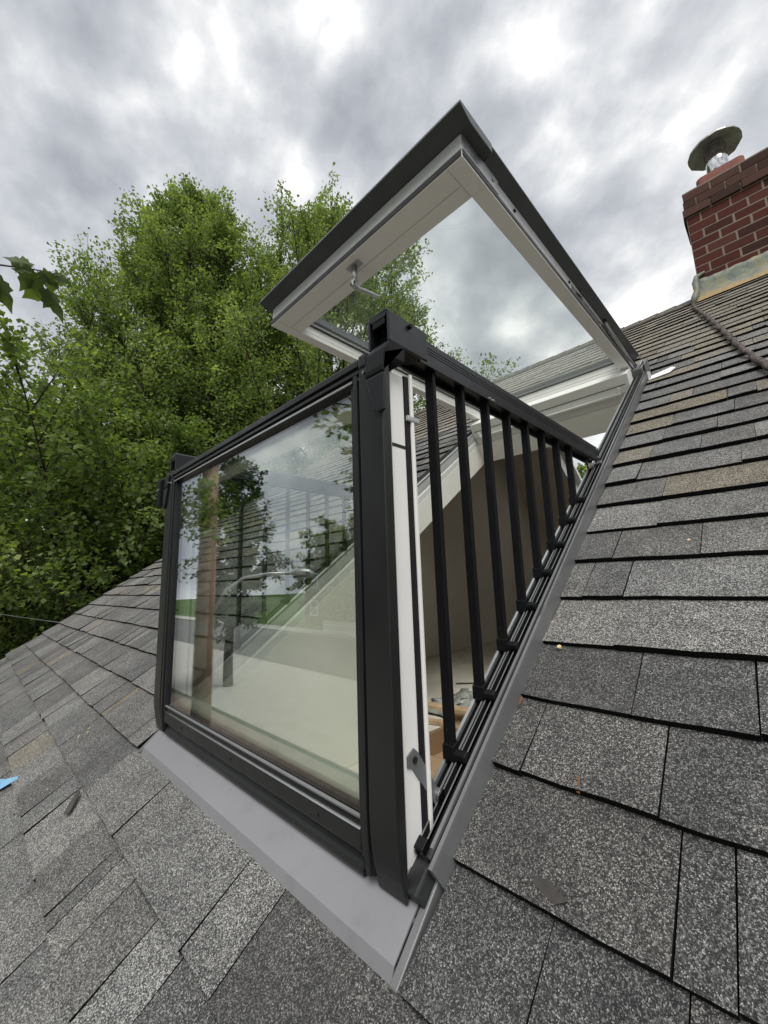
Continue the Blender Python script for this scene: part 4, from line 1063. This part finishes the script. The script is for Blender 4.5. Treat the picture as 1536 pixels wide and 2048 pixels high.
def make_tree(name, label, base, crown_lo, top, env, n_limb, n_twig, n_leaf, leaf_len, wid, mat, seed, group, rise=0.5, trunk_r=0.22, twig_len=(0.5, 1.1), lean=(0, 0), updir=0.5, lobes=0.25):
    rg = np.random.default_rng(seed)
    root = thing(name, base, label, 'tree', group)
    base = np.array(base)
    H = top - base[2]
    nz = 14
    tpts = []
    for i in range(nz):
        f = i / (nz - 1) * 0.93
        tpts.append(base + np.array([lean[0] * f + 0.12 * math.sin(f * 7 + seed), lean[1] * f + 0.12 * math.cos(f * 6 + seed * 2), f * H]))
    tpts = np.array(tpts)
    mb = MB().tube([tuple(p) for p in tpts], [trunk_r * (1 - 0.93 * (i / (nz - 1))) + 0.01 for i in range(nz)], 9)
    def trunk_at(z):
        f = np.clip((z - base[2]) / (H * 0.93), 0, 1) * (nz - 1); i = int(min(f, nz - 2)); return tpts[i] * (1 - (f - i)) + tpts[i + 1] * (f - i)
    TB, TD, TL = [], [], []
    for k in range(n_limb):
        f = (k + rg.random()) / n_limb
        zc = crown_lo + (top - crown_lo) * (0.02 + 0.95 * f)
        rad = env(f) * (1 + rg.normal(0, lobes))
        az = k * 2.39996 + rg.normal(0, 0.3)
        out = np.array([math.cos(az), math.sin(az), 0])
        end = trunk_at(zc) + out * rad + np.array([0, 0, 0.15 * rad])
        zs = max(base[2] + 0.12 * H, zc - rise * rad * 1.3 - 0.3)
        st = trunk_at(zs)
        ctl = st + (end - st) * 0.5 + np.array([0, 0, -0.12 * rad]) + rg.normal(0, 0.12, 3)
        ts = np.linspace(0, 1, 8)[:, None]
        lp = (1 - ts) ** 2 * st + 2 * ts * (1 - ts) * ctl + ts ** 2 * end
        r0 = 0.02 + trunk_r * 0.28 * (1 - f)
        mb.tube([tuple(p) for p in lp], [r0 * (1 - 0.85 * t) + 0.004 for t in np.linspace(0, 1, 8)], 5, False)
        m = max(3, int(n_twig / n_limb * (0.45 + 0.9 * rad / max(env(0.4), 0.1))))
        t = 1 - rg.random(m) ** 1.5 * 0.8
        bp = (1 - t[:, None]) ** 2 * st + 2 * t[:, None] * (1 - t[:, None]) * ctl + t[:, None] ** 2 * end
        dd = unit(unit(end - st) * 0.7 + np.array([0, 0, updir]) + rg.normal(0, 0.75, (m, 3)))
        TB.append(bp); TD.append(dd); TL.append(rg.uniform(*twig_len, m) * (0.6 + 0.5 * min(rad / 2, 1.2)))
    # leader shoots
    TB = np.concatenate(TB); TD = np.concatenate(TD); TL = np.concatenate(TL)
    nt_ = len(TB)
    for i in range(0, nt_):
        a = TB[i]; b = TB[i] + TD[i] * TL[i]
        mb.tube([tuple(a), tuple((a + b) / 2 + np.array([0, 0, -0.03])), tuple(b)], [0.011, 0.007, 0.003], 3, False)
    trunk = mb.build('trunk', 'bark', root, 0, True)
    per = max(4, int(n_leaf / nt_))
    t = np.sqrt(rg.random((nt_, per)))
    P = TB[:, None] + TD[:, None] * (TL[:, None, None] * t[..., None]) + rg.normal(0, 0.055, (nt_, per, 3)) * (0.6 + TL[:, None, None])
    P[..., 2] -= 0.10 * (t ** 2) * TL[:, None]
    Dd = np.repeat(TD[:, None], per, 1) + rg.normal(0, 0.5, (nt_, per, 3))
    tone = np.clip(rg.normal(0.42, 0.17, (nt_, 1)) + rg.normal(0, 0.17, (nt_, per)), 0, 1).ravel()
    P = P.reshape(-1, 3); Dd = Dd.reshape(-1, 3)
    V, F = leaves(P, Dd, rg.uniform(0.65, 1.2, len(P)) * leaf_len, wid, rg)
    fast_mesh('crown', V, F, mat, root, {'rnd': np.repeat(tone, 4)})
    return root
def env_tall(f): return float(np.interp(f, (0, 0.3, 0.55, 0.75, 0.9, 1.0), (1.9, 2.4, 2.15, 1.55, 0.8, 0.15)))
def env_round(R0):
    return lambda f: R0 * max(0.25, math.sin(math.pi * (0.10 + 0.84 * f)) ** 0.7)
make_tree('deciduous_tree', 'tallest leafy green tree, left of the raised sash behind the roof edge', (-10.7, 3.2, GROUND), -1.4, 12.1, env_tall, 190, 3900, 310000, 0.088, 0.62, 'leaf_elm', 3, 'trees beyond the roof edge', rise=0.8, trunk_r=0.24, updir=0.8, lobes=0.13)
make_tree('deciduous_tree', 'tall leafy green tree partly hidden behind the raised upper sash', (-9.5, 7.0, GROUND), -1.4, 12.7, lambda f: env_tall(f) * 1.75, 200, 4200, 310000, 0.088, 0.62, 'leaf_elm', 8, 'trees beyond the roof edge', rise=0.8, trunk_r=0.22, updir=0.8, lobes=0.15)
make_tree('maple_tree', 'lower spreading maple at the left edge in front of the tall tree', (-9.3, 1.0, GROUND), -2.4, 3.9, env_round(2.7), 90, 1500, 140000, 0.078, 0.9, 'leaf_maple', 15, 'trees beyond the roof edge', rise=0.5, trunk_r=0.17, updir=0.25)
make_tree('shade_tree', 'dark dense tree at the far back left behind the maple', (-17.0, 0.6, GROUND), -3.3, 6.2, env_round(3.6), 36, 700, 30000, 0.22, 0.8, 'leaf_dark', 22, 'dark trees in the back row', rise=0.4, trunk_r=0.25, updir=0.2)
make_tree('shade_tree', 'dark dense tree in the back row behind the tall tree trunk', (-17.5, 5.6, GROUND), -3.3, 6.5, env_round(3.8), 36, 700, 30000, 0.22, 0.8, 'leaf_dark', 29, 'dark trees in the back row', rise=0.4, trunk_r=0.25, updir=0.2)
make_tree('shade_tree', 'dark dense tree at the right end of the back row', (-15.5, 12.5, GROUND), -3.3, 6.5, env_round(4.2), 36, 700, 28000, 0.22, 0.8, 'leaf_dark', 31, 'dark trees in the back row', rise=0.4, trunk_r=0.25, updir=0.2)
make_tree('garden_tree', 'green tree seen through the far skylight across the attic', (-9.5, 27.0, GROUND), -2.5, 8.5, env_round(4.2), 30, 400, 16000, 0.24, 0.8, 'leaf_maple', 37, None, rise=0.4, trunk_r=0.2, updir=0.2)
make_tree('street_tree', 'leafy tree across the street mirrored at the right of the lower glass', (-16.0, -21.0, GROUND), -1.5, 6.5, env_round(3.6), 30, 420, 17000, 0.26, 0.8, 'leaf_elm', 41, 'trees across the street', rise=0.4, trunk_r=0.2, updir=0.3)
make_tree('street_tree', 'leafy tree across the street mirrored in the middle of the lower glass', (-25.0, -20.5, GROUND), -1.5, 5.6, env_round(3.4), 30, 420, 17000, 0.26, 0.8, 'leaf_maple', 43, 'trees across the street', rise=0.4, trunk_r=0.2, updir=0.3)
make_tree('street_tree', 'dark tree beside the utility pole mirrored at the left of the lower glass', (-16.8, -7.3, GROUND), -1.0, 6.2, env_round(1.25), 30, 420, 18000, 0.18, 0.6, 'leaf_dark', 47, 'trees across the street', rise=0.4, trunk_r=0.2, updir=0.1)

# near maple whose branch reaches into the upper left of the view
front = make_tree('front_maple', 'maple in the front garden whose leafy branch hangs in at the left', (-3.1, -4.6, GROUND), 0.2, 4.9, env_round(1.45), 34, 520, 15000, 0.13, 0.85, 'leaf_maple', 51, None, rise=0.4, trunk_r=0.15, updir=0.2)
bpts = [(-3.1, -4.6, 0.9), (-2.75, -3.5, 1.6), (-2.3, -2.3, 1.85), (-1.85, -1.2, 1.66), (-1.62, -0.62, 1.45), (-1.4391, -0.4742, 1.4175), (-1.44, -0.4065, 1.4208), (-1.4255, -0.3241, 1.4425), (-1.4180, -0.2728, 1.4470)]
MB().tube(bpts, [0.035, 0.022, 0.013, 0.007, 0.0038, 0.0028, 0.0024, 0.0018, 0.001], 7).build('branch', 'bark', front, 0, True)
LOBE = [(0.0, 0.0), (0.16, -0.06), (0.34, -0.12), (0.42, -0.02), (0.40, 0.10), (0.62, 0.20), (0.56, 0.28), (0.70, 0.42), (0.50, 0.44), (0.36, 0.46), (0.38, 0.62), (0.24, 0.70), (0.13, 0.82), (0.0, 1.06)]
def maple_leaf(base, tip, nrm, size, curl, tone, petiole_from):
    base, tip = Vector(base), Vector(tip)
    ax = (tip - base).normalized(); nrm = Vector(nrm); sd_ = ax.cross(nrm).normalized(); nrm = sd_.cross(ax).normalized()
    Lf = (tip - base).length / 1.06
    ring = LOBE + [(-x, y) for x, y in LOBE[-2:0:-1]]
    vs = []
    def place(x, y):
        cz = -curl * (y ** 2) * 0.55 - curl * 0.9 * x * x + 0.05 * math.sin(9 * x + 5 * y)
        return base + sd_ * x * Lf * size + ax * y * Lf + nrm * cz * Lf
    n = len(ring)
    for sc in (1.0, 0.55): vs += [place(x * sc, 0.40 + (y - 0.40) * sc) for x, y in ring]
    vs.append(place(0, 0.40))
    fs = [(i, (i + 1) % n, n + (i + 1) % n) for i in range(n)] + [(i, n + (i + 1) % n, n + i) for i in range(n)] + [(n + i, n + (i + 1) % n, 2 * n) for i in range(n)]
    o = fast_mesh('leaf', [tuple(v) for v in vs], fs, 'leaf_near', front, {'rnd': [tone] * len(vs)}, True)
    pf = Vector(petiole_from)
    MB().tube([pf, (pf + base) / 2 + Vector((0, 0, 0.006)), base], 0.0009, 5).build('leaf_stalk', 'bark', o)
toC = (CPOS - Vector((-1.43, -0.33, 1.42))).normalized()
def nn_(dx=0, dy=0, dz=0): return toC + Vector((dx, dy, dz))
maple_leaf((-1.432, -0.3361, 1.436), (-1.452, -0.352, 1.372), nn_(0.1, 0.5, 0.3), 0.9, 0.5, 0.5, (-1.43, -0.345, 1.438))
maple_leaf((-1.428, -0.345, 1.442), (-1.426, -0.405, 1.452), nn_(0, 0.2, 0.6), 0.85, 0.45, 0.6, (-1.428, -0.335, 1.441))
maple_leaf((-1.447, -0.310, 1.407), (-1.475, -0.352, 1.362), nn_(0, 0.3, 0.2), 1.0, 0.45, 0.9, (-1.428, -0.330, 1.440))
maple_leaf((-1.449, -0.302, 1.404), (-1.4790, -0.2380, 1.3440), nn_(0.2, 0.7, 0.5), 0.6, 0.5, 0.3, (-1.428, -0.330, 1.440))
maple_leaf((-1.420, -0.300, 1.444), (-1.446, -0.288, 1.392), nn_(0, 0.1, 0.2), 0.85, 0.4, 0.95, (-1.421, -0.305, 1.446))
maple_leaf((-1.418, -0.290, 1.447), (-1.413, -0.246, 1.437), nn_(0.1, -0.2, 0.9), 0.9, 0.5, 0.4, (-1.420, -0.300, 1.446))
maple_leaf((-1.424, -0.318, 1.443), (-1.430, -0.270, 1.420), nn_(0.1, -0.4, 1.0), 0.9, 0.6, 0.3, (-1.424, -0.318, 1.443))
maple_leaf((-1.462, -0.413, 1.390), (-1.495, -0.356, 1.326), nn_(0.1, 0.5, 0.4), 0.65, 0.5, 0.2, (-1.44, -0.43, 1.419))
maple_leaf((-1.462, -0.418, 1.388), (-1.49, -0.45, 1.34), nn_(0.1, 0.2, 0.4), 0.9, 0.5, 0.4, (-1.44, -0.43, 1.419))

# ------------------------------------------------------------------ street things, mostly seen mirrored in the glass
pole = thing('utility_pole', (-7.5, -2.45, GROUND), 'brown wooden utility pole with street lamp arm mirrored in the lower glass', 'utility pole')
MB().tube([(-7.5, -2.45, GROUND), (-7.5, -2.45, 1.0), (-7.49, -2.45, 4.3)], [0.17, 0.15, 0.12], 16).build('post', 'pole_wood', pole, 0, True)
arm = MB().tube([(-7.42, -2.55, 0.05), (-7.36, -2.75, 0.45), (-7.25, -3.05, 0.66), (-7.10, -3.45, 0.72), (-6.92, -3.95, 0.72)], 0.032, 10).build('lamp_arm', 'lamp_metal', pole, 0, True)
MB().tube([(-6.94, -3.88, 0.72), (-6.90, -4.0, 0.73), (-6.84, -4.18, 0.71), (-6.80, -4.32, 0.68)], [0.04, 0.09, 0.10, 0.04], 12).build('lamp_head', 'lamp_metal', arm, 0, True)
MB().box(-8.4, -6.6, -2.60, -2.53, 3.85, 3.96).build('cross_arm', 'pole_wood', pole, 0.01)
for xx in (-8.3, -7.9, -7.1, -6.7):
    MB().lathe([(0.03, 0), (0.045, 0.03), (0.03, 0.06), (0.04, 0.09), (0.01, 0.12)], (xx, -2.565, 3.96), 12).build('insulator', 'lamp_metal', pole, 0, True)
def wire(label, a, b, sag, r=0.006, mat='cable_grey', group=None):
    a, b = Vector(a), Vector(b)
    pts = [a.lerp(b, t / 16) - Vector((0, 0, sag * 4 * (t / 16) * (1 - t / 16))) for t in range(17)]
    return tag(MB().tube(pts, r, 6).build('overhead_wire', mat, None, 0, True), label, 'wire', group)
wire('thin pale service wire running past the trees to the gable at the left', (-7.42, -2.4, 0.95), (-5.18, 3.1, -0.42), 0.10, 0.0045, 'cable_grey')
wire('overhead wire mirrored high in the lower glass, upper of two', (-60, -2.57, 5.4), (60, -2.57, 5.4), 1.2, 0.012, 'cable_grey') if False else None
for i, xx in enumerate((-8.3, -6.7)):
    wire(('upper', 'lower')[i] + ' of the two overhead wires mirrored in the lower glass', (xx, -2.565, 4.09), (xx + 38 - i * 1.5, -13.5 - i * 0.8, 4.6), 0.9, 0.010, 'cable_grey', 'overhead street wires')

def street_house(x, y, w_, d_, hgt, wallmat, label):
    hs = thing('brick_house' if wallmat == 'brick' else 'sided_house', (x, y, GROUND), label, 'house', 'houses across the street')
    z0 = GROUND
    MB().box(x, x + w_, y - d_, y, z0, z0 + hgt).build('wall', wallmat, hs)
    pr = [(y + 0.4, z0 + hgt - 0.1), (y - d_ / 2, z0 + hgt + d_ * 0.36), (y - d_ - 0.4, z0 + hgt - 0.1), (y - d_ - 0.4, z0 + hgt + 0.06), (y - d_ / 2, z0 + hgt + d_ * 0.36 + 0.18), (y + 0.4, z0 + hgt + 0.06)]
    ro = MB().prism(pr, lambda a, b, t: (t, a, b), x - 0.4, x + w_ + 0.4).build('roof', 'shingle', hs)
    set_tint(ro.data, [(0.25, 0.3, 0, 1)] * len(ro.data.vertices))
    for gx in (x + 0.002, x + w_ - 0.152):
        MB().prism([(y - 0.01, z0 + hgt - 0.02), (y - d_ + 0.01, z0 + hgt - 0.02), (y - d_ / 2, z0 + hgt + d_ * 0.355)], lambda a, b, t: (t, a, b), gx, gx + 0.15).build('gable', wallmat, hs)
    nwin = 3
    for lv in (0.9, 3.6):
        for i in range(nwin):
            cx = x + w_ * (i + 0.5) / nwin
            if lv < 1 and i == 1:
                dr = MB().box(cx - 0.5, cx + 0.5, y + 0.001, y + 0.06, z0 + 0.2, z0 + 2.3).build('door', 'dark_scrap', hs, 0.01)
                MB().tube([(cx + 0.38, y + 0.06, z0 + 1.2), (cx + 0.38, y + 0.12, z0 + 1.2)], 0.03, 8).build('handle', 'silver', dr)
                continue
            wn = MB()
            for a in ((cx - 0.65, cx - 0.57, z0 + lv, z0 + lv + 1.5), (cx + 0.57, cx + 0.65, z0 + lv, z0 + lv + 1.5), (cx - 0.57, cx + 0.57, z0 + lv, z0 + lv + 0.08), (cx - 0.57, cx + 0.57, z0 + lv + 1.42, z0 + lv + 1.5), (cx - 0.57, cx + 0.57, z0 + lv + 0.71, z0 + lv + 0.78)):
                wn.box(a[0], a[1], y + 0.001, y + 0.06, a[2], a[3])
            wo_ = wn.build('window', 'white_paint', hs)
            MB().box(cx - 0.57, cx + 0.57, y + 0.004, y + 0.02, z0 + lv + 0.08, z0 + lv + 1.42).build('pane', 'steel' if False else 'dark_scrap', wo_)
street_house(-36, -24, 9.5, 8, 5.6, 'brick', 'red brick house across the street mirrored low in the glass')
street_house(-22, -26, 9, 8, 5.2, 'siding', 'pale sided house across the street mirrored low in the glass')
nb = street_house(-33, 22, 9, 8, 5.0, 'siding', 'neighbouring pale house behind the trees at the far left') if False else None
# picket fence across the street
fn_ = thing('picket_fence', (-24.0, -19.6, GROUND), 'white picket fence across the street mirrored low in the glass', 'fence')
MB().box(-27, -21, -19.66, -19.62, GROUND + 0.35, GROUND + 0.43).build('rail', 'white_paint', fn_)
MB().box(-27, -21, -19.66, -19.62, GROUND + 0.80, GROUND + 0.88).build('rail', 'white_paint', fn_)
pk = MB().prism([(-0.04, 0.0), (0.04, 0.0), (0.04, 0.98), (0.0, 1.05), (-0.04, 0.98)], lambda a, b, t: (-27 + a, t, GROUND + 0.13 + b), -19.619, -19.60).build('picket', 'white_paint', fn_)
for i in range(1, 41):
    c = pk.copy(); COL.objects.link(c); c.parent = fn_; c.location.x = i * 0.15
